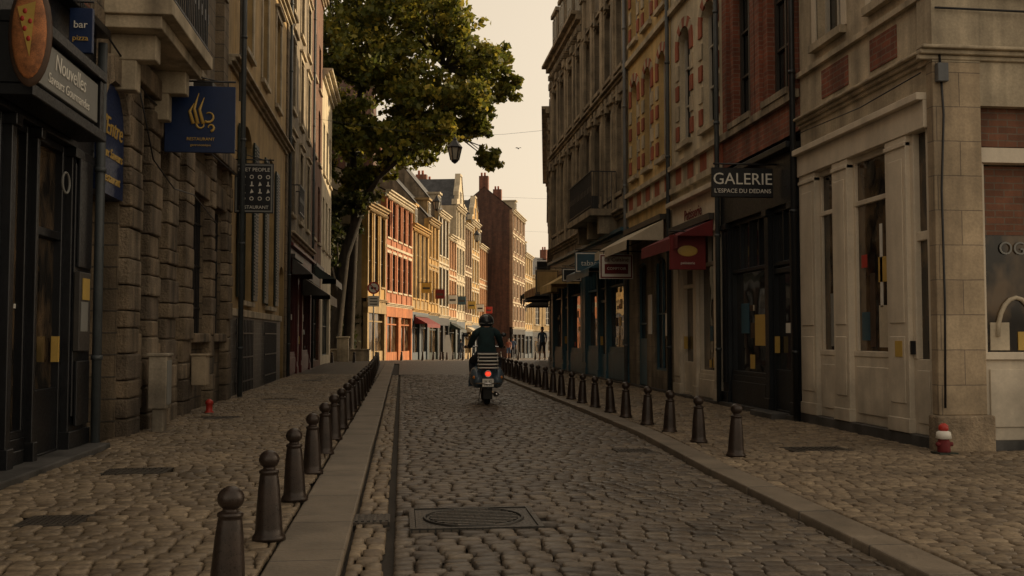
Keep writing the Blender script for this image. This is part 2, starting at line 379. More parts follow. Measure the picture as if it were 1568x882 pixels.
F.box(P,10.07,10.5,.18,1.0,-.25,-.0); F.quad(G,10.12,10.5,1.0,3.5,-.06); F.box(P,10.07,10.16,1.0,3.5,-.2,.01);F.box(P,10.42,10.5,1.0,3.5,-.2,.01);F.box(P,10.16,10.42,2.3,2.4,-.2,-.01);F.box(P,10.16,10.42,.3,.88,-.0,.012)
F.box(B.part('door_handle',m_iron),10.44,10.47,1.05,1.2,.01,.06)
F.box(B.part('notice',m_yellow),10.62,10.78,1.02,1.2,.073,.078)
F.box(B.part('plinth',m_base,.01),10.0,13.55,-.1,.18,-.35,.06)
FS=Fac((5.65,9.95),90,1)
pier2=M('pier_limestone',(.46,.36,.24),.85,.25,kind='brick',col2=(.37,.285,.19),mortar=(.21,.165,.12),bw=.52,bh=.37,ms=.006,grime=True)
PP=B.part('pier_limestone',pier2,.012); FS.box(PP,-.04,.5,.42,4.18,-.12,.02); FS.box(B.part('pier_foot',m_pierstone,.02),-.08,.56,-.1,.42,-.14,.07)
wall(B,FS,.5,6,4.0,11.5,[(1.3,2.2,5.25,7.7),(3.6,4.5,5.25,7.7)],m_stone_lt,'side_wall')
wall(B,FS,-.04,.5,4.18,11.5,[],m_stone_lt,'side_wall',d=.02)
for a in (1.3,3.6): window(B,FS,a,a+.9,5.25,7.7,sill=m_stone_lt)
cornice(B,FS,-.2,6,4.2,m_stone_lt,.5,'side_cornice'); FS.box(B.part('side_string',m_stone_lt),-.08,6,4.93,5.0,-.01,.07)
m_brickmid=M('sunken_brick',(.19,.08,.045),.85,.25,kind='brick',mortar=(.15,.11,.08))
FS.box(B.part('brick_spandrel',m_brickmid),.5,6,3.3,3.72,-.2,-.1); FS.box(B.part('side_lintel',m_stone_lt),.5,6,3.72,4.0,-.2,.0)
FS.box(B.part('side_beam',m_white),.5,6,3.12,3.28,-.25,-.05)
G2=B.part('side_panes',glass_shop); FS.quad(G2,.56,6,1.05,3.12,-.2)
FS.box(B.part('brick_reflection_panel',m_brickmid),.62,2.15,2.35,3.1,-.2,-.19)  # brick panel laid on the pane, stands in for reflected brickwork
text(B,'window_lettering','OG',.2,tuple(FS.p(.95,-.185,2.2)),(0,-1,0),m_greyboard)
gp=B.part('displayed_arch',m_canvas,smooth=True); gp.tube([tuple(FS.p(.98-.22*math.cos(t),-.185,1.25+.42*math.sin(t))) for t in [math.pi*k/10 for k in range(11)]],.025,6)
FS.box(B.part('displayed_goods_pale',m_canvas),.68,.9,1.1,1.4,-.2,-.19); FS.box(B.part('displayed_goods_yellow',m_yellow),1.0,1.25,1.1,1.3,-.2,-.19)
FS.box(P,.5,6,.14,1.02,-.3,-.1); FS.box(P,.6,1.5,.28,.9,-.1,-.08); FS.box(P,.5,.58,1.02,3.12,-.25,-.08); FS.box(P,.5,6,1.0,1.08,-.25,-.05)
for a in (2.2,4.1): FS.box(P,a,a+.1,1.08,3.12,-.25,-.06)
FS.box(B.part('side_plinth',m_base),.5,6,-.1,.14,-.3,-.05)
FS.box(B.part('side_body',m_stone_beige),.3,6,-.5,11.5,-.31,-3.3)
cb=B.part('wall_cable',m_iron,smooth=True); cb.tube([FS.p(.03,.04,4.3),FS.p(.06,.05,3.6),FS.p(.02,.05,2.8),FS.p(.03,.05,1.6),FS.p(.01,.05,.5)],.012,6)
cb.tube([FS.p(-.02,.06,4.75),FS.p(2,.1,4.72),FS.p(6,.1,4.78)],.012,6); cb.tube([F.p(10.1,.08,4.1),F.p(11.5,.1,4.04),F.p(13.5,.08,4.12)],.008,5); FS.box(B.part('cable_box',m_zinc,.006),-.02,.1,3.95,4.15,.03,.1)
B.done()

B=Obj('brick_gallery_building',(5.65,13.6,0)); F=FR
ops=[(13.95,14.8,4.9,7.2),(15.55,16.4,4.9,7.2),(13.95,14.8,8.1,10.2),(15.55,16.4,8.1,10.2)]
wall(B,F,13.58,17.0,4.2,12,ops,m_brick)
for o in ops: window(B,F,*o[:4],2,3,frame=m_framedk,sill=m_stone_greyp,gl=glass); F.box(B.part('lintels',m_stone_greyp),o[0]-.1,o[1]+.1,o[3],o[3]+.2,-.01,.03)
F.box(B.part('brick_bands',m_stone_greyp),13.58,17,4.68,4.8,-.01,.07)
for z in (7.6,7.75,7.9): F.box(B.part('moulding',m_brick),13.58,17,z,z+.07,-.01,.05+(z-7.6)*.2)
for a in (13.6,15.0,15.2,16.6): F.box(B.part('brick_piers',m_brick),a,a+.22,4.8,7.6,-.01,.06)
cornice(B,F,13.58,17,11.8,m_brick,1.2,dent=True)
body(B,F,13.58,17,12,m_brickdk,10,roof=m_slate)
shopfront(B,F,13.6,[('p',.3),('d',.85),('p',.16),('w',1.75),('p',.3)],3.95,m_navy,stall=.6,fascia=.75,tr=2.35,gl=glass)
F.box(B.part('shop_plinth',m_base),13.6,17,-.1,.12,-.3,.14); F.box(B.part('door_step',m_base,.01),13.9,14.8,0,.14,.1,.35)
pipe(B,F,13.55,0.1,12,m_navy,.12,.045); pipe(B,F,16.98,.1,12,m_pipe_dk,.12,.045)
F.box(B.part('displayed_pictures',m_gold),15.2,15.7,1.1,1.6,-.088,-.075);F.box(B.part('displayed_blue_picture',m_tealp),16.0,16.35,1.3,1.8,-.088,-.075)
F.box(B.part('stickers',m_letter),14.2,14.4,1.3,1.45,-.088,-.08)
B.done()
B=Obj('galerie_hanging_sign',(5.0,14.3,3.5)); p=B.part('board',m_black,.006); p.wbox(4.57,5.51,14.27,14.33,3.32,3.76)
q=B.part('bracket',m_iron,smooth=True); q.tube([(5.66,14.3,3.82),(4.6,14.3,3.82)],.014,6); 
for x in (4.75,5.4): q.tube([(x,14.3,3.82),(x,14.3,3.74)],.008,6)
text(B,'lettering','GALERIE',.245,(5.04,14.265,3.585),(0,-1,0),m_letter,ext=.003); text(B,'small_lettering',"L'ESPACE DU DEDANS",.088,(5.04,14.265,3.41),(0,-1,0),m_letter,ext=.003)
B.done()

def arched_house(name,y0,y1,wins,H,wmat,trimA,trimB,shop):
    B=Obj(name,(5.65,y0,0)); F=FR; ops=[]
    for a,b in wins: ops+=[(a,b,5.15,7.5,.3),(a,b,8.5,10.5,.25)]
    wall(B,F,y0,y1,3.9,H,ops,wmat)
    for o in ops:
        window(B,F,*o[:4],2,3,sill=m_stone_lt,frame=m_frame); archtrim(B,F,o[0],o[1],o[3],o[4],.2,[trimA,trimB])
        for k in range(5):
            z=o[2]+.1+k*.42; mt=trimB if k%2 else trimA
            q=B.part('jambs_'+mt.name,mt); F.box(q,o[0]-.2,o[0],z,z+.3,-.01,.028);F.box(q,o[1],o[1]+.2,z,z+.3,-.01,.028)
    u=y0;k=0
    while u<y1-.05:
        mt=trimB if k%2 else trimA; e=min(u+.42,y1); F.box(B.part('band_'+mt.name,mt),u,e,4.32,4.68,-.01,.035); u=e;k+=1
    F.box(B.part('ledge',m_stone_lt),y0,y1,4.68,4.78,-.01,.12);F.box(B.part('ledge',m_stone_lt),y0,y1,4.2,4.32,-.01,.09)
    F.box(B.part('ledge',m_stone_lt),y0,y1,8.0,8.12,-.01,.1)
    cornice(B,F,y0,y1,H-.2,m_stone_lt,1.4,dent=True); body(B,F,y0,y1,H,wmat,10,roof=m_slate)
    shop(B,F); F.box(B.part('plinth',m_base),y0,y1,-.1,.1,-.3,.12)
    return B
def s1(B,F):
    shopfront(B,F,17.05,[('p',.4),('w',1.1),('p',.2),('d',.9),('p',.45)],3.9,m_white,stall=.55,fascia=.65,tr=2.6)
    F.box(B.part('grey_pier',m_stone_grey),20.1,20.4,0,3.9,-.2,.05)
    awning(B,F,17.3,20.0,3.35,.75,.3,m_burg,.22); pipe(B,F,20.3,.1,12,m_pipe_dk)
    text(B,'fascia_lettering','Patisserie',.3,(5.565,18.6,3.62),(-1,0,0),m_burg)
arched_house('white_townhouse',17.0,20.35,[(17.35,18.15),(18.95,19.75)],11.8,m_cream,m_redpaint,m_stone_lt,s1).done()
def s2(B,F):
    wall(B,F,20.4,24.4,0,3.9,[(20.9,21.9,.5,3.0,.2),(22.6,23.5,.1,3.0,.2)],m_stone_grey,'ground_wall')
    window(B,F,20.9,21.9,.5,3.0,2,2,frame=m_tealp,gl=glass_shop,d=-.08); window(B,F,22.6,23.5,.1,3.0,1,2,frame=m_tealp,gl=glass,d=-.08)
    F.box(B.part('door_leaf',m_tealp,.005),22.7,23.4,.12,1.2,-.1,-.04)
    F.box(B.part('white_notice',m_letter),22.1,22.35,1.3,2.2,0,.03); F.box(B.part('menu_board',m_wood,.004),20.5,20.8,1.2,1.8,0,.05); F.box(B.part('menu_sheet',m_letter),20.54,20.76,1.26,1.74,.05,.055)
    awning(B,F,20.7,24.2,3.75,.9,.45,m_canvas,.2); pipe(B,F,24.35,.1,12,m_zinc)
arched_house('yellow_townhouse',20.4,24.4,[(20.75,21.4),(22.05,22.7),(23.35,24.0)],12.3,m_ochre2,m_redpaint,m_stone_lt,s2).done()

def grey_house(name,y0,y1,n,H,shopm,seed,F=FR):
    random.seed(seed); B=Obj(name,tuple(F.p(y0,0,0))); ops=[];W=(y1-y0)/n
    fl=[(5.0,7.4,.15),(8.3,10.3,.15)] if H>10 else [(5.0,7.0,.15),(7.9,9.2,0)]
    for i in range(n):
        c=y0+W*(i+.5)
        for a,b,r in fl: ops.append((c-.48,c+.48,a,b,r))
    wall(B,F,y0,y1,3.9,H,ops,m_stone_grey)
    P=B.part('stone_ornament',m_stone_greyp,.01)
    for o in ops:
        window(B,F,*o[:4],2,3,sill=m_stone_greyp,sur=m_stone_greyp,sw=.12)
        c=(o[0]+o[1])/2; F.box(P,c-.1,c+.1,o[3]-.05,o[3]+.36,-.01,.14)
        F.box(P,o[0]-.1,o[1]+.1,o[2]-.62,o[2]-.12,-.01,.03)
        for k in range(5): F.box(P,o[0]+.02+k*.2,o[0]+.12+k*.2,o[2]-.58,o[2]-.16,.03,.07)
    for i in range(n+1):
        u=min(max(y0+W*i,y0+.17),y1-.17)
        F.box(P,u-.15,u+.15,4.5,H-.5,-.01,.09); 
        for z in (7.7,H-.5): F.box(P,u-.2,u+.2,z-.25,z,-.01,.16)
        F.box(P,u-.1,u+.1,5.2,7.2,.09,.115)
    for z in (4.3,7.5 if H<10 else 7.75): cornice(B,F,y0,y1,z,m_stone_greyp,.8,'string_cornice')
    cornice(B,F,y0,y1,H-.25,m_stone_greyp,1.6,dent=True)
    body(B,F,y0,y1,H,m_stone_grey,10)
    Q=B.part('mansard',m_slate); rh=2.6
    Q.poly([F.p(y0,-.1,H),F.p(y1,-.1,H),F.p(y1,-.9,H+rh),F.p(y0,-.9,H+rh)],[(y0,0),(y1,0),(y1,2.6),(y0,2.6)])
    Q.poly([F.p(y0,-.9,H+rh),F.p(y1,-.9,H+rh),F.p(y1,-9,H+rh+.5),F.p(y0,-9,H+rh+.5)])
    for uu in (y0,y1): Q.poly([F.p(uu,-.1,H),F.p(uu,-.9,H+rh),F.p(uu,-9,H+rh+.5),F.p(uu,-9,H)])
    for i in range(n):
        c=y0+W*(i+.5); F.box(P,c-.5,c+.5,H+.15,H+1.9,-1.2,.0); F.box(P,c-.6,c+.6,H+1.9,H+2.05,-1.3,.1); window(B,F,c-.33,c+.33,H+.35,H+1.75,2,2,d=.04)
    for u in (y0+.6,y1-.6): F.box(B.part('chimney',m_brickdk),u-.3,u+.3,H+rh-.6,H+rh+1.6,-3.2,-2.2)
    shopm(B,F); F.box(B.part('plinth',m_base),y0,y1,-.1,.1,-.3,.13)
    return B
def s3(B,F):
    shopfront(B,F,24.4,[('p',.35),('w',2.2),('p',.2),('d',.95),('p',.2),('w',1.7),('p',.4)],3.9,m_tealp,stall=.9,fascia=.6,tr=2.6)
    awning(B,F,25.0,28.5,3.4,.9,.4,m_tealp,.2)
    F.box(B.part('balcony_slab',m_stone_greyp,.01),25.6,29.0,4.42,4.6,-.02,.75); railing(B,F,25.6,29.0,4.6,1.0,.05,.72)
    F.box(B.part('balcony_planter',m_iron),25.7,28.9,4.6,4.95,.5,.68)
    for u in (25.8,27.3,28.8): F.box(B.part('stone_ornament',m_stone_greyp),u-.1,u+.1,3.95,4.42,0,.5)
grey_house('grey_stone_house',24.4,30.4,4,12.4,s3,3).done()
def s4(B,F):
    shopfront(B,F,30.4,[('p',.5),('w',2.2),('p',.3),('d',.95),('p',.3),('w',1.9),('p',.45)],3.9,m_tealp,stall=.8,fascia=.6,tr=2.6)
    awning(B,F,30.8,33.2,3.4,1.0,.5,m_ochre2,.25); awning(B,F,33.8,36.8,3.4,1.1,.5,m_canvas,.25,stripe=m_burg)
grey_house('grey_stone_house',30.4,37.0,4,11.3,s4,5).done()
FR6=Fac((5.65,37.0),8.24,-1)
def s5(B,F):
    shopfront(B,F,.02,[('p',.5),('w',2.6),('p',.4),('d',1),('p',.4),('w',2.4),('p',.4),('w',2.6),('p',.4),('d',1),('p',.4),('w',2.4),('p',.4),('w',3),('p',.4)],3.9,m_black,stall=.6,fascia=.6)
    awning(B,F,3,6.5,3.6,1.3,.7,m_framedk,.3); awning(B,F,8,11,3.5,1.3,.6,m_burg,.25); awning(B,F,13,16.5,3.4,1.3,.6,m_navy,.25)
grey_house('bend_terrace_house',0,18.6,9,9.8,s5,9,F=FR6).done()

def hsign(name,x0,x1,y,z0,z1,bm,border=None,xatt=None,arm=True,thick=.05):
    B=Obj(name,((x0+x1)/2,y,(z0+z1)/2)); B.part('board',bm,.006).wbox(x0,x1,y-thick/2,y+thick/2,z0,z1)
    if border:
        p=B.part('border',border); t=.03; yy=(y-thick/2-.006,y+thick/2+.006)
        p.wbox(x0+.02,x1-.02,*yy,z0+.02,z0+.02+t);p.wbox(x0+.02,x1-.02,*yy,z1-.02-t,z1-.02);p.wbox(x0+.02,x0+.02+t,*yy,z0+.05,z1-.05);p.wbox(x1-.02-t,x1-.02,*yy,z0+.05,z1-.05)
    if arm:
        q=B.part('bracket',m_iron,smooth=True); s=1 if (x0+x1)>0 else -1
        xo,xi=(x0,x1) if s>0 else (x1,x0)
        q.tube([(xatt,y,z1+.07),(xo,y,z1+.07)],.014,6); q.tube([(xo+.1*s,y,z1+.07),(xo+.1*s,y,z1-.01)],.008,6);q.tube([(xi-.1*s,y,z1+.07),(xi-.1*s,y,z1-.01)],.008,6)
        q.tube([(xatt,y,z1+.35),(xi-.1*s,y,z1+.2),(xo+.2*s,y,z1+.07)],.01,6)
    return B
B=hsign('red_oval_shop_sign',4.83,5.5,17.6,2.46,3.09,M('dark_red_sign',(.16,.012,.012),.45,.1,**PL),xatt=5.7); 
p=B.part('oval_motif',m_gold,smooth=True); p.ell((5.16,17.57,2.80),(.19,.012,.10)); text(B,'lettering','patisserie',.07,(5.16,17.565,2.58),(0,-1,0),m_letter); B.done()
B=hsign('white_shop_sign',4.62,5.42,23.0,2.6,3.18,m_letter,m_burg,5.7); B.part('centre_panel',m_burg).wbox(4.74,5.3,22.96,23.04,2.72,2.95)
text(B,'lettering','La Cuisine',.14,(5.02,22.95,3.05),(0,-1,0),m_burg); text(B,'panel_lettering','COMPTOIR',.09,(5.02,22.945,2.84),(0,-1,0),m_letter); B.done()
B=hsign('teal_shop_sign',4.6,5.35,26.2,2.95,3.5,m_tealp,m_letter,5.7); text(B,'lettering','tabac',.2,(4.97,26.16,3.2),(0,-1,0),m_letter); B.done()
B=hsign('yellow_shop_sign',4.5,5.3,33.4,2.7,3.5,m_ochre,m_framedk,5.7); B.done()
B=hsign('small_black_shop_sign',4.8,5.4,29.6,2.9,3.3,m_black,m_letter,5.7); B.done()
B=hsign('black_shop_sign',6.0,6.9,44.0,3.6,4.6,m_black,None,7.0); B.done()

# =================================================================== LEFT SIDE
B=Obj('black_front_shop',(-3.35,4,0)); F=FL
wall(B,F,3,11.0,4.6,12.5,[(4.6,5.5,5.6,8),(6.6,7.5,5.6,8),(8.8,9.7,5.6,8),(4.6,5.5,9,11),(6.6,7.5,9,11),(8.8,9.7,9,11)],m_brick)
for a in (4.6,6.6,8.8):
    for z in (5.6,9): window(B,F,a,a+.9,z,z+(2.4 if z<6 else 2),sill=m_stone_lt,sur=m_stone_lt)
body(B,F,3,11.0,12.5,m_brickdk,10,roof=m_tile)
shopfront(B,F,3,[('p',.3),('w',2.0),('p',.3),('w',1.9),('p',.3),('d',1.0),('p',.1),('w',.5),('p',.06),('d',.9),('p',.62)],4.45,m_black,stall=.35,fascia=1.3,gl=glass_shop,proud=.06)
P=B.part('black_cabinet',m_black,.008); F.box(P,8.35,10.35,3.2,3.3,.1,.38);F.box(P,8.35,10.35,3.8,3.9,.1,.38);F.box(P,10.22,10.32,3.3,3.8,.1,.36);F.box(P,8.35,8.45,3.3,3.8,.1,.36);F.box(P,8.45,10.22,3.3,3.8,.1,.3)
F.box(B.part('light_sign_board',m_greyboard,.006),8.5,10.18,3.36,3.75,.3,.34)
text(B,'lettering','Nouvelles',.21,(-3.005,9.36,3.63),(1,0,0),m_letter,shear=.2,ext=.002);text(B,'lettering_line','Saveurs Gourmandes',.13,(-3.005,9.34,3.46),(1,0,0),m_letter,shear=.2,ext=.002)
F.box(B.part('step',m_base,.015),3,11,-.1,.13,-.3,.3)
st=B.part('stickers_white',m_letter)
for a,z,w,h in ((9.62,.55,.1,.2),(9.66,.95,.08,.1),(9.58,1.75,.08,.16),(9.3,1.5,.1,.04)): F.box(st,a,a+w,z,z+h,-.088,-.082)
F.box(B.part('sticker_green',M('green_sticker',(.05,.35,.08),.5,.1,**PL)),9.75,9.84,1.12,1.3,-.088,-.08)
F.box(B.part('sticker_blue',m_tealp),9.72,9.83,.82,1.0,-.088,-.08)
F.box(B.part('menu_case',m_framedk,.006),10.4,10.75,1.1,1.9,.08,.14); F.box(B.part('menu_paper',m_greyboard),10.44,10.66,1.3,1.6,.14,.144); F.box(B.part('menu_orange',m_yellow),10.48,10.7,1.62,1.84,.14,.146)
P2=B.part('panel_mouldings',m_black,.006)
for z in (.35,1.95): F.box(P2,10.46,10.86,z,z+(.65 if z<1 else 1.1),.08,.11)
rg=B.part('round_emblem',m_greyboard,smooth=True); rg.torus((-3.27,10.1,2.75),.1,.012,'X')
pipe(B,F,11.0,.1,4.4,m_pipe_dk,.14,.05)
B.done()
B=Obj('oval_pizza_sign',(-2.94,8.2,3.65)); p=B.part('border',m_wood,smooth=True); q=B.part('painted_face',M('pizza_sign_face',(.40,.15,.05),.6,.6,scale=9,**PL),smooth=True)
p.ell((-2.95,8.2,3.66),(.17,.05,.43),24,12); q.ell((-2.95,8.17,3.66),(.135,.035,.37),24,12)
tp=B.part('painted_slice',m_yellow); tp.poly([(-3.03,8.13,3.85),(-2.89,8.13,3.9),(-2.93,8.13,3.45)])
tr_=B.part('painted_toppings',m_red,smooth=True)
for dx,dz in ((-.02,.16),(.02,.08),(-.02,.02),(.01,-.06),(-.04,.1)): tr_.ell((-2.95+dx,8.128,3.66+dz),(.017,.006,.022),8,5)
B.part('bracket',m_iron,smooth=True).tube([(-3.4,8.2,4.12),(-2.8,8.2,4.12)],.015,6); B.done()
B=hsign('small_blue_sign',-3.2,-2.98,9.9,3.98,4.42,m_bluesign,None,-3.4); text(B,'lettering','bar',.1,(-3.09,9.86,4.25),(0,-1,0),m_letter); text(B,'lettering_b','pizza',.075,(-3.09,9.86,4.12),(0,-1,0),m_gold); B.done()

B=Obj('rusticated_stone_building',(-3.35,11,0)); F=FL
ops=[(11.15,12.2,0.0,4.15,.5),(16.15,17.3,1.3,3.55,0),(17.75,18.9,1.3,3.55,0),
     (12.0,13.2,5.35,7.9,.2),(14.6,15.6,5.6,8.0,.4),(16.4,17.4,5.6,8.0,.4),(18.1,19.0,5.6,8.0,.4),(12.0,13.2,9,11,0),(14.6,15.6,9,11,0),(16.4,17.4,9,11,0)]
wall(B,F,11.02,19.5,0,12.6,ops,m_stone_warm,depth=.35)
body(B,F,11.02,19.5,12.6,m_stone_warm,10,roof=m_slate)
for o in ops[3:]: window(B,F,*o[:4],2,4,sill=m_stone_greyp,d=-.2,frame=m_frame)
for o in ops[3:7]: archtrim(B,F,o[0],o[1],o[3],o[4],.25,[m_stone_greyp,m_brick],.04)
for o in ops[1:3]: window(B,F,*o[:4],2,3,frame=m_framedk,d=-.28,gl=glass); F.box(B.part('heavy_lintels',m_stone_blk,.02),o[0]-.1,o[1]+.1,3.55,3.95,-.01,.1); F.box(B.part('heavy_sills',m_stone_blk,.02),o[0]-.1,o[1]+.1,1.15,1.3,-.01,.14)
gq=B.part('window_grilles',m_iron)
for o in ops[1:3]:
    for k in range(9): u=o[0]+.08+k*.125; F.box(gq,u-.01,u+.01,1.3,3.5,-.06,-.04)
    for z in (1.7,2.4,3.1): F.box(gq,o[0],o[1],z,z+.03,-.065,-.035)
F.box(B.part('door_void',m_black),11.15,12.2,0,2.85,-1.2,-1.15); F.box(B.part('doorway_sides',m_black),11.1,11.16,0,2.85,-1.2,-.3);F.box(B.part('doorway_sides',m_black),12.19,12.25,0,2.85,-1.2,-.3)
F.box(B.part('blue_sign_panel',m_bluesign),11.15,12.2,2.85,4.12,-.1,.05)
text(B,'gold_text',"L'Entre",.3,(-3.295,11.68,3.62),(1,0,0),m_gold,shear=.3);text(B,'gold_text_line',"deux Saveurs",.16,(-3.295,11.7,3.32),(1,0,0),m_gold,shear=.3);text(B,'gold_text_small',"Restaurant",.16,(-3.295,11.7,3.04),(1,0,0),m_gold,shear=.3)
archtrim(B,F,11.15,12.2,4.15,.5,.3,[m_stone_blk2],.12,7)
K=B.part('rusticated_pilasters',m_stone_blk,.022); K2=B.part('rusticated_pilasters_pale',m_stone_blk2,.022); K3=B.part('rusticated_pilasters_dark',m_stone_blk3,.022)
random.seed(11)
for a,b in ((12.25,12.8),(13.2,13.75),(14.25,14.85),(15.3,15.9),(17.32,17.72),(18.95,19.45)):
    z=0.0
    while z<4.3:
        h=R(.2,.38); e=R(-.015,.03); h=min(h,4.35-z)
        if h<.05: break
        F.box(random.choice([K,K,K2,K3]),a-e,b+R(-.015,.035),z,z+h-.012,-.02,.12+R(-.012,.03)); z+=h
for a,b in ((12.87,13.16),(13.82,14.2),(14.92,15.25)):
    z=0.0
    while z<1.1: h=R(.25,.36); F.box(K,a,b,z,z+h-.01,-.02,.05+R(0,.03)); z+=h
for a in (12.87,13.82,14.92): F.quad(B.part('narrow_panes',glass),a,a+.36,1.25,4.0,.004)
F.box(B.part('stone_band',m_stone_blk,.02),12.25,19.5,4.35,4.62,-.02,.2)
F.box(B.part('balcony',m_stone_lt,.012),11.5,13.9,4.9,5.08,-.02,.75);F.box(B.part('balcony',m_stone_lt,.012),11.55,13.85,4.75,4.9,-.02,.62)
for u in (11.8,13.4):
    c=B.part('balcony_consoles',m_stone_lt,.01); F.box(c,u,u+.22,4.45,4.75,-.02,.5);F.box(c,u+.01,u+.21,4.1,4.45,-.02,.28)
railing(B,F,11.55,13.85,5.08,.95,.05,.7)
F.box(B.part('white_awning_box',m_frame,.01),14.3,15.9,4.72,5.4,.0,.14)
sp=B.part('floodlights',m_iron,.01)
for u,z in ((14.6,4.78),(16.2,4.75)): F.box(sp,u,u+.42,z,z+.16,.35,.62); F.box(sp,u+.18,u+.22,z+.05,z+.1,0,.4)
cb=B.part('facade_cables',m_iron,smooth=True); cb.tube([F.p(12.3,.2,4.2),F.p(13,.2,3.5),F.p(14.2,.2,3.3),F.p(15.5,.2,3.4),F.p(17.5,.18,3.2)],.01,5); cb.tube([F.p(11.1,.1,4.6),F.p(13,.12,4.3),F.p(16,.22,4.25),F.p(19.4,.22,4.3)],.012,5)
pipe(B,F,19.45,.1,12.6,m_pipe_dk,.3,.05)
F.box(B.part('brick_frieze',m_brick),13.95,19.4,8.4,8.7,-.01,.02); cornice(B,F,11.02,19.5,12.3,m_stone_greyp,1.3)
B.done()
B=hsign('blue_restaurant_sign',-3.2,-2.27,13.8,3.74,4.65,m_bluesign,None,-3.4)
g=B.part('gold_emblem',m_gold,smooth=True); cx,yy,cz=-2.72,13.765,4.25
for k,(dx,l) in enumerate(((-.1,.16),(-.04,.3),(.03,.24))):
    g.tube([(cx+dx,yy,cz-.12),(cx+dx-.05,yy,cz+l*.3),(cx+dx+.01,yy,cz+l)],[.026,.022,.004],6)
for (ax,az,rr,a0,a1) in ((.1,-.02,.08,-2.2,2.2),(-.0,-.13,.06,2.4,6.6),(.13,-.17,.05,-1.5,3.2)):
    pts=[(cx+ax+rr*(1-.35*k/9)*math.cos(a0+(a1-a0)*k/9),yy,cz+az+rr*(1-.35*k/9)*math.sin(a0+(a1-a0)*k/9)) for k in range(10)]
    g.tube(pts,[.02-.0014*k for k in range(10)],6)
text(B,'gold_small_text','RESTAURANT',.06,(cx,yy,cz-.33),(0,-1,0),m_gold); text(B,'gold_tiny_text','gastronomique',.045,(cx,yy,cz-.41),(0,-1,0),m_gold); B.done()
B=hsign('black_restaurant_sign',-3.22,-2.48,19.6,3.63,4.6,m_black,m_greyboard,-3.4)
text(B,'lettering_a','MEET PEOPLE',.1,(-2.85,19.57,4.47),(0,-1,0),m_letter); text(B,'lettering_b','RESTAURANT',.09,(-2.85,19.57,3.74),(0,-1,0),m_letter)
p=B.part('white_doodles',m_letter); ps=B.part('white_doodle_rings',m_letter,smooth=True)
for i in range(4):
    for j in range(4):
        x=-3.08+i*.155; z=3.87+j*.14
        if (i*3+j)%3==0: ps.torus((x+.03,19.57,z+.04),.032,.009,'Y',14,5)
        elif (i+j)%2: p.wbox(x,x+.07,19.566,19.572,z,z+.02); p.wbox(x+.02,x+.045,19.566,19.572,z+.02,z+.09)
        else: p.poly([(x,19.567,z),(x+.07,19.567,z+.02),(x+.03,19.567,z+.09)])
B.done()

m_tilebase=M('dark_tile_base',(.06,.055,.05),.5,.3,kind='brick',mortar=(.12,.11,.1),bw=.2,bh=.12,ms=.01,grime=True)
B=Obj('ochre_shuttered_building',(-3.35,19.5,0)); F=FL
ops=[(21.3,22.7,2.0,5.8,.5),(25.2,26.6,2.0,5.8,.5),(21.4,22.5,7.4,9.8,.2),(24.0,25.0,7.4,9.8,.2),(26.6,27.6,7.4,9.8,.2),(21.4,22.5,10.8,12.4,0),(24.0,25.0,10.8,12.4,0),(26.6,27.6,10.8,12.4,0),(27.9,28.9,0,3.2,.3)]
wall(B,F,19.5,29.5,0,13.4,ops,m_ochre); body(B,F,19.5,29.5,13.4,m_beige,10,roof=m_tile)
for o in ops[:2]: window(B,F,*o[:4],2,5,frame=m_green,gl=glass,sill=m_stone_lt); shutters(B,F,o[0],o[1],o[2]+.05,o[3]-.2,.65,m_green)
for o in ops[2:8]: window(B,F,*o[:4],2,3,frame=m_frame,sill=m_stone_lt,sur=m_stone_lt)
window(B,F,*ops[8][:4],1,2,frame=m_wood,gl=glass)
F.box(B.part('tile_base',m_tilebase),19.6,27.8,-.05,1.65,-.01,.05); F.box(B.part('base_cap',m_stone_lt,.01),19.55,27.8,1.65,1.8,-.01,.1)
for z in (6.5,10.3): cornice(B,F,19.5,29.5,z,m_stone_lt,.8,'string_cornice')
cornice(B,F,19.5,29.5,13.2,m_stone_lt,1.3)
gq=B.part('cellar_grilles',m_iron)
for u0 in (20.3,24.4):
    for k in range(12): F.box(gq,u0+k*.2,u0+k*.2+.02,.1,1.6,.08,.1)
    for z in (.3,.8,1.3): F.box(gq,u0,u0+2.25,z,z+.03,.075,.105)
pipe(B,F,29.4,.1,13.4,m_pipe_dk); pipe(B,F,20.4,6,13.4,m_zinc)
F.box(B.part('quoins',m_stone_warm),29.0,29.4,0,13.2,-.01,.05)
B.done()
B=Obj('brick_shop_house',(-3.35,29.5,0)); F=FL
ops=[]
for a in (30.4,32.9,35.3): ops+=[(a,a+1,5,7.3,.2),(a,a+1,8.2,10.4,.2),(a,a+1,11.2,13,0)]
wall(B,F,29.5,37.2,3.9,14.6,ops,m_stone_grey); body(B,F,29.5,37.2,14.6,m_brickdk,10,roof=m_tile)
for o in ops: window(B,F,*o[:4],2,3,sill=m_stone_lt,sur=m_stone_lt)
shopfront(B,F,29.5,[('p',.5),('w',2.2),('p',.4),('d',1),('p',.4),('w',2.6),('p',.6)],3.9,M('dark_red_paint',(.12,.012,.012),.5,.2),stall=.7,fascia=.6)
awning(B,F,30.2,32.8,3.6,.7,.5,m_framedk,.25); awning(B,F,33.4,36.8,3.2,1.0,.6,M('red_awning_cloth',(.35,.03,.03),.8,.2,streak=False),.3,stripe=m_canvas)
railing(B,F,30.2,31.6,4.9,.9,.03,.3); cornice(B,F,29.5,37.2,4.1,m_stone_lt,.9,'shop_cornice'); cornice(B,F,29.5,37.2,14.4,m_stone_lt,1.3); pipe(B,F,37.1,.1,14,m_pipe_dk)
B.done()
B=Obj('red_brick_house',(-3.35,37.2,0)); F=FL
ops=[]
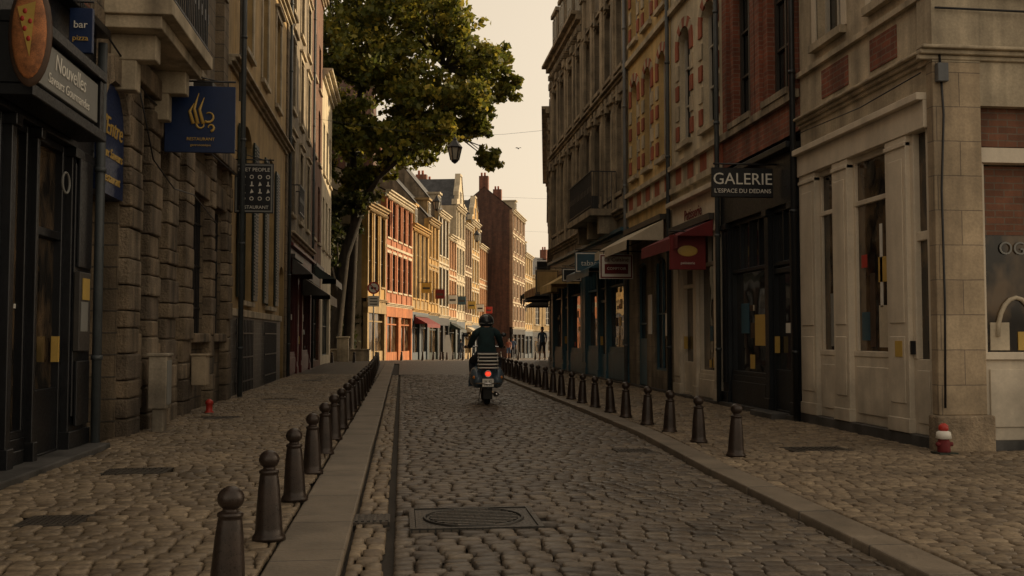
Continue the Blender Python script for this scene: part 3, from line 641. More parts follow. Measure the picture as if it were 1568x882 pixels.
for a in (38.0,40.2): ops+=[(a,a+1,5,7.3,.2),(a,a+1,8.2,10.4,.2),(a,a+1,11.2,13,0)]
wall(B,F,37.2,42.0,0,15.2,ops+[(38,41.2,.3,3.2)],m_brickmid); body(B,F,37.2,42.0,15.2,m_brickmid,10,roof=m_tile); window(B,F,38,41.2,.3,3.2,4,2,frame=m_green,gl=glass)
for o in ops: window(B,F,*o[:4],2,3,sill=m_stone_lt)
awning(B,F,37.8,41.5,3.9,.9,.5,m_green,.25); F.box(B.part('chimney',m_brick),39,40,15,18.5,-2,-1); cornice(B,F,37.2,42,15,m_stone_lt,1)
B.done()
B=Obj('white_house',(-3.35,42,0)); F=FL
ops=[]
for a in (42.7,44.5,46.3): ops+=[(a,a+.9,5,7.2,0),(a,a+.9,8.2,10.4,0)]
wall(B,F,42.0,47.8,0,12.3,ops+[(43,47,.4,3)],m_cream); body(B,F,42.0,47.8,12.3,m_cream,9,roof=m_tile); window(B,F,43,47,.4,3,4,2,frame=m_green,gl=glass)
for o in ops: window(B,F,*o[:4],2,3,sill=m_stone_lt)
cornice(B,F,42.0,47.8,12.1,m_cream,1.6); B.done()
FB=Fac((-30,62),90,1)
B=Obj('brick_house_behind_tree',(-12,62,0))
ops=[(a,a+1.1,z,z+2,.2) for a in (19,21.5,24,26.5) for z in (1,4.6,8,11.4)]
wall(B,FB,12,28.2,-1,15,ops,m_brickdk,'rear_wall')
for o in ops: window(B,FB,*o[:4],2,3,sill=m_stone_lt)
body(B,FB,12,28.2,15,m_brickdk,8,roof=m_tile,rh=5); B.done()

# =================================================================== FAR SUNLIT ROW
FX=Fac((-1.9,55),12,1)
def far(name,s0,s1,H,wm,n,gm,floors=None,roof=m_slate,rh=2.5,trim=None,gablefront=False,awn=None,sh=None,dep=8,F=FX,wfr=None,curved=False,seed=1,chim=True,side=None):
    random.seed(seed)
    y=F.p((s0+s1)/2,0,0).y; zb=gz(y); trim=trim or m_stone_lt
    B=Obj(name,tuple(F.p(s0,0,zb))); W=(s1-s0)/n; nf=floors or max(1,int((H-zb-3.6)/3.0)); fh=(H-zb-3.7)/nf
    ops=[]
    for i in range(n):
        c=s0+W*(i+.5); hw=min(.52,W*.3)
        for k in range(nf): z=zb+3.7+k*fh+.55; ops.append((c-hw,c+hw,z,z+fh-.95,.12))
    wall(B,F,s0,s1,zb+3.5,H,ops,wm,depth=.2); body(B,F,s0,s1,H,side or (m_beige if not gablefront else wm),dep,z0=zb-1,roof=roof if not gablefront else None,rh=rh)
    for o in ops:
        window(B,F,*o[:4],2,3,sill=trim,frame=wfr,d=-.12,fw=.05)
        q=B.part('hoods',trim); F.box(q,o[0]-.12,o[1]+.12,o[3],o[3]+.16,-.01,.06)
        if sh: 
            q2=B.part('shutters',sh); w=o[1]-o[0]; F.box(q2,o[0]-w*.45,o[0]-.03,o[2],o[3],.01,.045);F.box(q2,o[1]+.03,o[1]+w*.45,o[2],o[3],.01,.045)
    for k in range(1,nf): F.box(B.part('string_courses',trim),s0,s1,zb+3.6+k*fh,zb+3.75+k*fh,-.01,.08)
    for i in range(n+1):
        u=min(max(s0+W*i,s0+.14),s1-.14); F.box(B.part('pilasters',trim if seed%2 else wm),u-.12,u+.12,zb+3.5,H-.3,-.01,.05)
    cornice(B,F,s0,s1,H-.25,trim,1.3,dent=True); cornice(B,F,s0,s1,zb+3.3,trim,.8,'shop_cornice')
    L=s1-s0; k=max(1,round(L/3.2)); w=L/k
    P=B.part('ground_floor',gm); G=B.part('ground_panes',glass_shop)
    for i in range(k):
        a=s0+w*i; F.box(P,a,a+.35,zb-.5,zb+3.0,-.2,.05);F.box(P,a+w-.35,a+w,zb-.5,zb+3.0,-.2,.05); F.quad(G,a+.35,a+w-.35,zb,zb+2.7,-.15)
        F.box(P,a+.35,a+w-.35,zb-.3,zb+.55,-.2,-.05);F.box(P,a+w/2-.06,a+w/2+.06,zb,zb+2.7,-.2,-.08); F.box(P,a+.35,a+w-.35,zb+2.2,zb+2.28,-.2,-.08)
    F.box(P,s0,s1,zb+2.7,zb+3.3,-.2,.08)
    if awn: awning(B,F,s0+.5,s1-.5,zb+3.0,1.0,.5,awn,.25)
    if gablefront:
        m=(s0+s1)/2; h=(s1-s0)/2; Q=B.part('gable',wm)
        if curved: pr=[(-h,0),(-h*.95,.5),(-h*.65,.6),(-h*.6,1.3),(-h*.35,rh*.7),(-h*.3,rh*.8),(-h*.22,rh),(h*.22,rh),(h*.3,rh*.8),(h*.35,rh*.7),(h*.6,1.3),(h*.65,.6),(h*.95,.5),(h,0)]
        else: pr=[(-h,0),(0,rh),(h,0)]
        for d in (0,-.35): 
            for a,b in zip(pr,pr[1:]): Q.poly([F.p(m+a[0],d,H),F.p(m+b[0],d,H),F.p(m+b[0],d,H+b[1]),F.p(m+a[0],d,H+a[1])],[(a[0],0),(b[0],0),b,a])
        T=B.part('gable_coping',trim)
        for a,b in zip(pr,pr[1:]):
            T.poly([F.p(m+a[0],.08,H+a[1]+.08),F.p(m+b[0],.08,H+b[1]+.08),F.p(m+b[0],-.4,H+b[1]+.08),F.p(m+a[0],-.4,H+a[1]+.08)])
            T.poly([F.p(m+a[0],.08,H+a[1]+.08),F.p(m+b[0],.08,H+b[1]+.08),F.p(m+b[0],.08,H+b[1]-.1),F.p(m+a[0],.08,H+a[1]-.1)])
        Rf=B.part('roof',roof)
        for sg in (-1,1): Rf.poly([F.p(m+sg*h,-.3,H),F.p(m,-.3,H+rh*.9),F.p(m,-dep,H+rh*.9),F.p(m+sg*h,-dep,H)],[(0,0),(0,4),(8,4),(8,0)])
        window(B,F,m-.35,m+.35,H+.4,H+1.5,2,2,d=.03,sill=trim)
    elif chim:
        for u in (s0+.5,s1-.5):
            F.box(B.part('chimney',m_brick),u-.35,u+.35,H+rh*.6,H+rh+1.2,-dep/2-.6,-dep/2+.4)
            for dd in (-.25,.1): B.part('chimney_pots',m_redpaint,smooth=True).tube([F.p(u,-dep/2+dd-.1,H+rh+1.2),F.p(u,-dep/2+dd-.1,H+rh+1.6)],.11,8)
        c=(s0+s1)/2; dm=B.part('dormer',trim); F.box(dm,c-.5,c+.5,H+.25,H+1.6,-1.6,-.35); F.box(dm,c-.6,c+.6,H+1.6,H+1.75,-1.8,-.2); window(B,F,c-.35,c+.35,H+.4,H+1.45,2,2,d=-.3)
    return B
m_orange=M('orange_render',(.44,.15,.05),.85,.2); m_salmon=M('red_orange_render',(.42,.15,.065),.85,.18)
m_yel=M('warm_yellow_render',(.48,.29,.09),.85,.2); m_wht=M('white_render',(.54,.46,.33),.85,.15); m_yst=M('yellow_stone',(.36,.25,.12),.85,.25)
m_tan=M('tan_brick',(.30,.17,.09),.85,.2,kind='brick',mortar=(.3,.24,.17)); m_peach=M('peach_render',(.48,.25,.12),.85,.15)
m_gblue=M('grey_blue_paint',(.06,.08,.10),.5,.2)
far('ochre_far_house',0,4.5,8.6,m_yel,3,m_yst,roof=m_slate,rh=1.6,trim=m_yst,seed=1,chim=False,wfr=m_framedk).done()
far('orange_far_house',4.5,12.3,9.9,m_salmon,5,m_orange,trim=m_wht,roof=m_tile,rh=2.0,seed=2,chim=False,wfr=m_framedk).done()
far('yellow_stone_far_house',12.3,18.3,8.8,m_yst,4,m_gblue,trim=m_yel,rh=2.8,seed=3,awn=m_burg).done()
far('ochre_far_house',18.3,22.6,9.9,m_yel,3,m_green,trim=m_yst,rh=4.6,seed=4,side=m_stone_grey).done()
far('tall_roofed_far_house',22.6,27.5,11.0,m_yst,3,m_black,trim=m_wht,rh=5.0,seed=5,sh=m_gblue,side=m_stone_grey).done()
far('peach_far_house',27.5,31.5,9.6,m_peach,3,m_green,trim=m_wht,rh=2.6,seed=6,awn=m_green).done()
far('white_gabled_far_house',31.5,36.5,12.6,m_wht,3,m_gblue,trim=m_wht,gablefront=True,curved=True,rh=3,seed=7,side=m_wht).done()
far('tan_brick_far_house',36.5,41.0,11.6,m_tan,3,m_yst,trim=m_wht,rh=3.4,seed=8,awn=m_canvas).done()
far('yellow_gabled_far_house',41.0,46.5,12.4,m_yel,3,m_gblue,trim=m_wht,gablefront=True,curved=True,rh=2.6,seed=9).done()
far('orange_far_house',46.5,53,10.6,m_peach,4,m_black,trim=m_wht,rh=2.8,seed=10,awn=m_burg).done()
FT=Fac((11.9,107),14,1)
far('tall_brick_house',0,11,15.0,m_tan,4,m_black,floors=5,roof=m_slate,rh=2.6,trim=m_wht,seed=12,F=FT,dep=6.2,side=m_brickdk).done()
far('cream_far_house',11,19,11.2,m_yel,4,m_gblue,trim=m_wht,rh=3,seed=13,F=FT,roof=m_tile).done()
FE=Fac((16.6,126),40,1)
far('end_of_street_house',0,10,9.0,m_yst,4,m_black,trim=m_wht,rh=3,seed=14,F=FE).done()
far('end_of_street_house',10,24,7.4,m_peach,5,m_gblue,trim=m_wht,rh=2.6,seed=15,F=FE,roof=m_tile).done()
for i,(s,z,c) in enumerate(((14.5,4.6,m_yellow),(20,4.4,m_burg),(26,4.2,m_letter),(31,4.3,m_tealp),(37,4.1,m_yellow),(43,4.0,m_letter),(50,4.0,m_red))):
    B=Obj('projecting_shop_sign',tuple(FX.p(s,.6,z))); FX.box(B.part('board',c,.01),s-.04,s+.04,z-.35,z+.35,.25,.95); FX.box(B.part('arm',m_iron),s-.02,s+.02,z+.37,z+.41,0,.95); FX.box(B.part('stripe',m_framedk),s-.045,s+.045,z-.1,z+.05,.35,.85); B.done()

# =================================================================== GROUND
def sheet(name,pl,pr,ys,mat,z):
    v=[];f=[]
    for y in ys: v+=[(pl(y),y,z+gz(y)),(pr(y),y,z+gz(y))]
    for i in range(len(ys)-1): f.append((2*i,2*i+1,2*i+3,2*i+2))
    me=bpy.data.meshes.new(name); me.from_pydata(v,[],f); l=me.uv_layers.new(name='UVMap')
    for p in me.polygons:
        for li in p.loop_indices: c=me.vertices[me.loops[li].vertex_index].co; l.data[li].uv=(c.x,c.y)
    me.materials.append(mat); ob=bpy.data.objects.new(name,me); scene.collection.objects.link(ob); return ob
m_joint=M('joint_dirt',(.035,.028,.021),.95,.3,streak=False,bump=.5)
m_farset=M('distant_cobbles',(.15,.12,.09),.55,.25,kind='brick',col2=(.10,.08,.06),mortar=(.04,.033,.027),bw=.14,bh=.108,ms=.012,streak=False,bump=.7,bdist=.01)
def kx(y):
    return float(np.interp(y,[3,5,8.6,12.4,18,30,45],[2.5,2.65,2.76,2.98,3.0,2.95,3.1]))
YE=32.0
ys=[-30,0,20,45,50,60,75,90,105,125,200,400,900]
sheet('ground',lambda y:-500,lambda y:500,ys,m_joint,-.03)
sheet('cobbled_road_surface',lambda y:-3.4,lambda y:5.7,[-6,3.0],m_farset,.0)
mid=[YE,36,37,40,45]
sheet('cobbled_road_surface',lambda y:-.08,lambda y:kx(y)+.03,mid,m_farset,.028)
sheet('pavement_surface',lambda y:-3.35,lambda y:-.70,mid,m_farset,.056)
sheet('pavement_surface',lambda y:kx(y)+.24,lambda y:5.65 if y<=37 else 5.65+(y-37)*.145,mid,m_farset,.056)
sheet('distant_cobbled_road',lambda y:-3.4 if y<47.9 else -16,lambda y:9 if y<50 else 60,[45,47.8,48,50,60,75,90,105,125,170],m_farset,.02)
m_slab=M('granite_slab',(.19,.155,.115),.6,.3,kind='brick',col2=(.16,.13,.095),mortar=(.05,.045,.04),bw=5,bh=1.1,ms=.008,streak=False,bump=.6,bdist=.006)
B=Obj('kerb',(-.5,3,0)); p=B.part('left_slabs',m_slab,.012); y=3.0
while y<45: l=R(.75,1.2); e=R(-.008,.008); p.wbox(-.70+e,-.31+e*.5,y+.004,y+l-.004,-.1,.05+R(-.004,.004)); y+=l
B.done()
B=Obj('kerb',(3,3,0)); p=B.part('right_slabs',m_slab,.012); y=3.0
while y<45:
    l=R(.7,1.15); y0,y1=y+.005,y+l-.005; a,b=kx(y0),kx(y1); i=len(p.v); h=.058+R(-.004,.004)
    for (x,yy) in ((a,y0),(a+.25,y0),(b+.25,y1),(b,y1)): p.v+=[(x,yy,-.1),(x,yy,h)]
    for q in ((0,2,4,6),(1,3,5,7),(0,2,3,1),(2,4,5,3),(4,6,7,5),(6,0,1,7)): p.f.append(tuple(i+k for k in q)); p.uv+=[(p.v[i+k][0],p.v[i+k][1]) for k in q]
    y+=l
B.done()
def sett_material(name,c0,c1,c2,rough):
    m=bpy.data.materials.new(name); m.use_nodes=True; nt=m.node_tree; b=nt.nodes['Principled BSDF']
    at=nt.nodes.new('ShaderNodeAttribute'); at.attribute_name='rnd'
    cr=nt.nodes.new('ShaderNodeValToRGB'); nt.links.new(at.outputs['Fac'],cr.inputs[0]); e=cr.color_ramp.elements
    e[0].color=(*c0,1); e[1].color=(*c2,1); k=cr.color_ramp.elements.new(.5); k.color=(*c1,1)
    tc=nt.nodes.new('ShaderNodeTexCoord'); n=noise(nt,tc.outputs['Object'],30,4); n2=noise(nt,tc.outputs['Object'],.8,4)
    c=mixn(nt,'MULTIPLY',1,cr.outputs[0],ramp(nt,n,.65,1.3)); c=mixn(nt,'MULTIPLY',1,c,ramp(nt,n2,.66,1.25)); nt.links.new(c,b.inputs['Base Color'])
    nt.links.new(ramp(nt,n2,rough-.12,rough+.14),b.inputs['Roughness'])
    bp=nt.nodes.new('ShaderNodeBump'); bp.inputs['Strength'].default_value=.6; bp.inputs['Distance'].default_value=.006; nt.links.new(n,bp.inputs['Height']); nt.links.new(bp.outputs[0],b.inputs['Normal'])
    return m
m_set=sett_material('road_setts',(.06,.047,.036),(.105,.083,.062),(.16,.127,.09),.46)
m_set2=sett_material('pavement_setts',(.115,.085,.055),(.185,.14,.092),(.26,.20,.13),.58)
covers=[(.06,.92,6.38,7.16),(-2.42,-2.02,6.6,7.0),(-2.6,-2.05,9.0,9.4),(4.05,4.7,10.0,10.4),(2.32,2.72,10.5,10.85),(-2.6,-2.0,19,19.5),(-2.7,-2.1,27,27.6),(-2.9,-2.4,14.8,15.3)]
def setts(name,y0,y1,fl,fr,sx,sy,zf,mat,var=.0025,jt=.04):
    A=[];y=y0
    while y<y1:
        h=sy*rng.uniform(.94,1.06); xl,xr=fl(y),fr(y); x=xl+rng.uniform(-sx*.5,0)
        while x<xr:
            w=sx*rng.uniform(.8,1.25); a,b=max(x,xl),min(x+w,xr)
            if b-a>.03:
                cx,cy=(a+b)/2,y+h/2
                if not any(c[0]-.03<cx<c[1]+.03 and c[2]-.03<cy<c[3]+.03 for c in covers): A.append((cx,cy+.012*math.sin(cx*2.1+cy*.4),(b-a)/2-.005,h/2-.005))
            x+=w
        y+=h
    A=np.array(A); n=len(A)
    # 12-point rounded rectangle outline
    o=[(1,-.72),(1,0),(1,.72),(.74,.98),(0,1),(-.74,.98),(-1,.72),(-1,0),(-1,-.72),(-.74,-.98),(0,-1),(.74,-.98)]
    m=12; rx=np.array([q[0] for q in o]); ry=np.array([q[1] for q in o])
    rings=[(1.0,-.03),(.96,-.006),(.82,.0)]
    T=np.array([(rx[i]*s,ry[i]*s,z) for s,z in rings for i in range(m)]+[(0,0,.0015)]); nv=3*m+1
    jit=rng.uniform(-.05,.05,(n,nv,2)); jit[:,m:2*m]=jit[:,:m]; jit[:,2*m:3*m]=jit[:,:m]
    V=np.zeros((n,nv,3)); th=rng.uniform(-jt,jt,n)[:,None]
    lx=(T[None,:,0]+jit[:,:,0])*A[:,2][:,None]; ly=(T[None,:,1]+jit[:,:,1])*A[:,3][:,None]
    V[:,:,0]=A[:,0][:,None]+lx*np.cos(th)-ly*np.sin(th); V[:,:,1]=A[:,1][:,None]+lx*np.sin(th)+ly*np.cos(th)
    base=np.array([zf(a,b) for a,b in A[:,:2]])+rng.normal(0,var,n)
    V[:,:,2]=T[None,:,2]+base[:,None]+lx*rng.normal(0,.03,n)[:,None]+ly*rng.normal(0,.035,n)[:,None]
    quads=[]
    for r in range(2):
        for i in range(m): j=(i+1)%m; quads.append((r*m+i,r*m+j,(r+1)*m+j,(r+1)*m+i))
    tris=[(2*m+i,2*m+(i+1)%m,3*m) for i in range(m)]
    off=(np.arange(n)*nv)[:,None,None]
    q=(np.array(quads)[None]+off).reshape(-1,4); t=(np.array(tris)[None]+off).reshape(-1,3)
    me=bpy.data.meshes.new(name); me.vertices.add(n*nv); me.vertices.foreach_set('co',V.ravel())
    loops=np.concatenate([q.ravel(),t.ravel()]); me.loops.add(len(loops)); me.loops.foreach_set('vertex_index',loops)
    tot=np.concatenate([np.full(len(q),4),np.full(len(t),3)]); st=np.concatenate([[0],np.cumsum(tot)[:-1]])
    me.polygons.add(len(tot)); me.polygons.foreach_set('loop_start',st); me.polygons.foreach_set('loop_total',tot)
    me.polygons.foreach_set('use_smooth',np.ones(len(tot),dtype=bool))
    at=me.attributes.new('rnd','FLOAT','POINT'); at.data.foreach_set('value',np.repeat(rng.beta(2,2,n),nv).astype(np.float32))
    me.update(calc_edges=True); me.validate(); me.materials.append(mat)
    ob=bpy.data.objects.new(name,me); scene.collection.objects.link(ob); return n
def zroad(x,y): t=(x-1.45)/1.5; return .035-.033*t*t
setts('cobbled_road',3.0,YE,lambda y:-.04,lambda y:kx(y)-.02,.15,.108,zroad,m_set)
setts('gutter_setts',3.0,YE,lambda y:-.295,lambda y:-.085,.12,.17,lambda x,y:.012,m_set2,.0015,.02)
setts('cobbled_pavement',3.0,YE,lambda y:-3.34,lambda y:-.715,.135,.105,lambda x,y:.056+.02*(-.7-x)/2.6+.008*math.sin(x*2.3)*math.sin(y*1.1),m_set2)
setts('cobbled_pavement',3.0,YE,lambda y:kx(y)+.26,lambda y:13 if y<9.9 else 5.62,.13,.105,lambda x,y:.056+.008*math.sin(x*1.7)*math.sin(y*.9),m_set2)
m_castiron=M('cast_iron',(.10,.082,.065),.5,.3,metal=.4,streak=False,bump=.6,bdist=.004,kind='brick',col2=(.085,.072,.058),mortar=(.03,.028,.025),bw=.05,bh=.035,ms=.006)
for k,c in enumerate(covers):
    B=Obj('manhole_cover' if k!=4 else 'drain_grate',((c[0]+c[1])/2,(c[2]+c[3])/2,0)); z=.036 if k in(0,) else (.012 if k==4 else .062)
    p=B.part('frame',m_castiron); x0,x1,y0,y1=c; t=.035
    p.wbox(x0,x1,y0,y0+t,-.05,z);p.wbox(x0,x1,y1-t,y1,-.05,z);p.wbox(x0,x0+t,y0+t,y1-t,-.05,z);p.wbox(x1-t,x1,y0+t,y1-t,-.05,z)
    q=B.part('lid',m_castiron); q.wbox(x0+t+.005,x1-t-.005,y0+t+.005,y1-t-.005,-.05,z-.008)
    if k==0:
        r=B.part('round_lid',m_castiron); cx,cy=(x0+x1)/2,(y0+y1)/2; r.torus((cx,cy,z-.006),.33,.012,'Z',40,6)
        for i in range(-5,6):
            yy=cy+i*.055; h=math.sqrt(max(.0,.3**2-(i*.055)**2)); r.wbox(cx-h,cx+h,yy-.014,yy+.014,z-.01,z+.002)
    else:
        r=B.part('ribs',m_castiron); n=9
        for i in range(n): xx=x0+.06+(x1-x0-.12)*i/(n-1); r.wbox(xx-.012,xx+.012,y0+.05,y1-.05,z-.01,z)
    B.done()
B=Obj('drain_grate',(-.2,6.9,0)); p=B.part('grate',m_castiron); p.wbox(-.32,-.07,6.7,7.0,-.05,.024)
for i in range(6): p.wbox(-.3+i*.04,-.28+i*.04,6.72,6.98,.024,.032)
B.done()

# =================================================================== BOLLARDS
m_boll=M('bollard_metal',(.036,.024,.018),.36,.4,scale=8,streak=False,bump=.3,bdist=.003,metal=.3)
P=Part('bollard_mesh',m_boll,smooth=True)
prof=[(0.001,0),(.098,0),(.098,.018),(.09,.03),(.082,.04),(.079,.07),(.074,.16),(.063,.30),(.054,.375),(.052,.385),(.058,.39),(.058,.402),(.05,.408),(.036,.414),(.034,.424),(.044,.432)]
prof+=[(.06*math.cos(t),.468+.056*math.sin(t)) for t in [ -.55,-.25,.05,.35,.65,.95,1.25,1.5]]+[(.0005,.5245)]
P.lathe(prof,seg=28); bme=P.mesh()
bpos=[]
y=4.62
while y<44: bpos.append((-.77-(.0 if y<25 else (y-25)*.012),y,.055)); y+=1.43
for (y,x) in ((9.72,3.33),(11.0,3.34),(12.2,3.33),(13.25,3.31),(14.5,3.3),(15.5,3.28),(16.6,3.25),(17.7,3.23)): bpos.append((x,y,.055))
y=18.8
while y<44: bpos.append((3.22+max(0,y-30)*.02+max(0,y-38)*.08,y,.055)); y+=1.15
for i in range(9): bpos.append((.0+i*1.2,56+i*.9,gz(56+i*.9)))
for i in range(12): bpos.append((1.9+i*.55,60+i*3.0,gz(60+i*3)))
for i in range(4): bpos.append((-4.2+i*1.0,46.5+i*.4,0))
for i,(x,y,z) in enumerate(bpos):
    ob=bpy.data.objects.new('bollard',bme); scene.collection.objects.link(ob); ob.location=(x,y,z); ob.rotation_euler=(R(-.03,.03),R(-.03,.03),R(0,6))
# =================================================================== small street things
B=Obj('utility_cabinet',(-2.95,12.95,0)); p=B.part('box',M('cream_cabinet',(.34,.29,.22),.6,.3,grime=True),.01); p.wbox(-3.12,-2.9,12.8,13.08,.35,1.0); p.wbox(-3.14,-2.88,12.78,13.1,1.0,1.04)
p.wbox(-3.08,-2.94,12.84,13.04,.05,.35); B.part('door',m_greyboard,.004).wbox(-2.9,-2.89,12.83,13.05,.4,.95); B.done()
B=Obj('wall_letterbox',(-3.1,16,0)); p=B.part('box',m_beige,.008); p.wbox(-3.2,-2.98,15.75,16.05,.5,.95); p.wbox(-3.22,-2.96,15.73,16.07,.95,.98); B.done()
B=Obj('red_fire_hydrant',(-2.95,15.9,0)); B.part('body',m_red,smooth=True).lathe([(.001,.05),(.07,.05),(.07,.08),(.05,.1),(.05,.2),(.065,.21),(.055,.25),(.02,.28),(.001,.28)],(-2.95,15.9,0),16); B.part('base_plate',m_black,.004).wbox(-3.03,-2.87,15.82,15.98,.04,.07); B.done()
B=Obj('red_white_marker_post',(5.52,9.7,0)); B.part('post',m_burg,smooth=True).lathe([(.001,.05),(.06,.05),(.065,.09),(.062,.17),(.05,.2),(.001,.2)],(5.52,9.7,0),16)
B.part('white_band',m_letter,smooth=True).lathe([(.05,.2),(.078,.21),(.07,.27),(.045,.285)],(5.52,9.7,0),16); B.part('top',m_red,smooth=True).lathe([(.04,.285),(.05,.3),(.045,.34),(.02,.36),(.001,.36)],(5.52,9.7,0),16); B.part('foot',m_green).wbox(5.42,5.62,9.6,9.78,.03,.07)
for s in (-1,1): B.part('side_outlets',m_burg,smooth=True).tube([(5.52,9.7,.15),(5.52+s*.085,9.68,.15)],.022,8)
B.done()
B=Obj('traffic_sign',(-1.5,54,0)); zb=gz(54); p=B.part('post',m_zinc,smooth=True); p.tube([(-1.5,54,zb),(-1.5,54,4.15)],.035,8)
def disc(pt,c,r,y): pt.poly([(c[0]+r*math.cos(a),y,c[1]+r*math.sin(a)) for a in [2*math.pi*k/28 for k in range(28)]])
disc(B.part('red_disc',m_red),(-1.5,3.85),.33,53.93); disc(B.part('white_disc',m_letter),(-1.5,3.85),.25,53.92); disc(B.part('back_disc',m_zinc),(-1.5,3.85),.33,53.95)
q=B.part('pictogram',m_black); q.wbox(-1.64,-1.52,53.905,53.915,3.78,3.9); q.wbox(-1.49,-1.36,53.905,53.915,3.8,3.88)
s=B.part('red_bar',m_red); s.poly([(-1.7,53.9,4.01),(-1.66,53.9,4.05),(-1.3,53.9,3.69),(-1.34,53.9,3.65)])
B.part('plate',m_letter,.004).wbox(-1.8,-1.2,53.93,53.96,2.85,3.42); t=B.part('plate_symbol',m_framedk)
for i in range(3): t.wbox(-1.7,-1.3,53.92,53.93,2.95+i*.15,3.0+i*.15)
B.done()
B=Obj('stone_planter_block',(-2.8,49.2,0)); p=B.part('block',m_stone_lt,.03); p.wbox(-3.1,-2.55,49.0,49.5,0,1.15); p.wbox(-3.15,-2.5,48.95,49.55,1.15,1.25); B.done()
B=Obj('low_tree_wall',(-3,51,0)); p=B.part('wall',m_stone_greyp,.02); p.wbox(-5.4,-1.6,50.4,50.7,-.2,.55);p.wbox(-1.9,-1.6,50.7,53.6,-.2,.55);p.wbox(-5.45,-1.55,50.35,50.72,.55,.62); B.done()
B=Obj('leaning_white_board',(3.6,77,0)); zb=gz(77); p=B.part('board',m_letter); x=3.6
p.poly([(x-.5,77,zb),(x+.4,77,zb),(x+.1,77.3,zb+1.9),(x-.2,77.3,zb+1.9)]); B.done()

m_lglass=M('lamp_glass',(.35,.33,.28),.2,.1,**PL)
def lantern(x,y,z,c0,c1,s=1):
    B=Obj('hanging_street_lamp',(x,y,z)); p=B.part('cage',m_iron); g=B.part('lamp_panes',m_lglass)
    def fr(pt,r0,z0,r1,z1,n=6):
        for k in range(n):
            a,b=2*math.pi*k/n,2*math.pi*(k+1)/n
            pt.poly([(x+r0*math.cos(a),y+r0*math.sin(a),z0),(x+r0*math.cos(b),y+r0*math.sin(b),z0),(x+r1*math.cos(b),y+r1*math.sin(b),z1),(x+r1*math.cos(a),y+r1*math.sin(a),z1)])
    fr(g,.13*s,z-.38*s,.22*s,z+.02*s); fr(p,.1*s,z-.44*s,.14*s,z-.37*s); fr(p,.02,z-.5*s,.1*s,z-.44*s); fr(p,.25*s,z+.02*s,.26*s,z+.06*s); fr(p,.26*s,z+.06*s,.1*s,z+.26*s); fr(p,.1*s,z+.26*s,.06*s,z+.32*s); fr(p,.08*s,z+.32*s,.01,z+.42*s)
    for k in range(6):
        a=2*math.pi*k/6; p.tube([(x+.135*s*math.cos(a),y+.135*s*math.sin(a),z-.38*s),(x+.225*s*math.cos(a),y+.225*s*math.sin(a),z+.02*s)],.02*s,4)
    q=B.part('cable',m_iron); q.tube([c0,((c0[0]+x)/2,(c0[1]+y)/2,(c0[2]+z+.42*s)/2-.05),(x,y,z+.44*s),((c1[0]+x)/2,(c1[1]+y)/2,(c1[2]+z+.42*s)/2-.05),c1],.005,4); B.done()
lantern(2.0,38,8.45,(-3.3,38,9.5),(5.9,38.5,9.4),1.15)
lantern(2.15,62,9.6,(-.5,61.5,10),(16,64,10.2),1.1)
lantern(6.4,85,9.9,(4.3,84.5,10.5),(24,88,10.4),1.2)
B=Obj('bird',(4.7,40,8.9)); p=B.part('body',m_framedk,smooth=True); p.ell((4.7,40,8.9),(.03,.07,.025),10,6); q=B.part('wings',m_framedk)
for s in (-1,1): q.poly([(4.7,39.95,8.91),(4.7+s*.07,39.93,8.94),(4.7+s*.14,40.0,8.92),(4.7+s*.07,40.03,8.935),(4.7,40.05,8.91)])
B.done()

# =================================================================== TREE
def leafmat(name,a,b,c,tf=.45):
    m=bpy.data.materials.new(name); m.use_nodes=True; nt=m.node_tree; bs=nt.nodes['Principled BSDF']; out=nt.nodes['Material Output']
    at=nt.nodes.new('ShaderNodeAttribute'); at.attribute_name='rnd'; cr=nt.nodes.new('ShaderNodeValToRGB'); nt.links.new(at.outputs['Fac'],cr.inputs[0])
    e=cr.color_ramp.elements; e[0].color=(*a,1);e[1].color=(*c,1);k=e.new(.5);k.color=(*b,1)
    nt.links.new(cr.outputs[0],bs.inputs['Base Color']); bs.inputs['Roughness'].default_value=.55
    tr=nt.nodes.new('ShaderNodeBsdfTranslucent'); nt.links.new(cr.outputs[0],tr.inputs[0]); mx=nt.nodes.new('ShaderNodeMixShader'); mx.inputs[0].default_value=tf
    nt.links.new(bs.outputs[0],mx.inputs[1]); nt.links.new(tr.outputs[0],mx.inputs[2]); nt.links.new(mx.outputs[0],out.inputs[0]); return m
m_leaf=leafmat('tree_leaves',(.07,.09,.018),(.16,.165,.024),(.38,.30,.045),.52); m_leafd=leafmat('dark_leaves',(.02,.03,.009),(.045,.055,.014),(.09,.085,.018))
m_bark=M('bark',(.045,.034,.024),.9,.4,scale=5,bump=.9,bdist=.03)
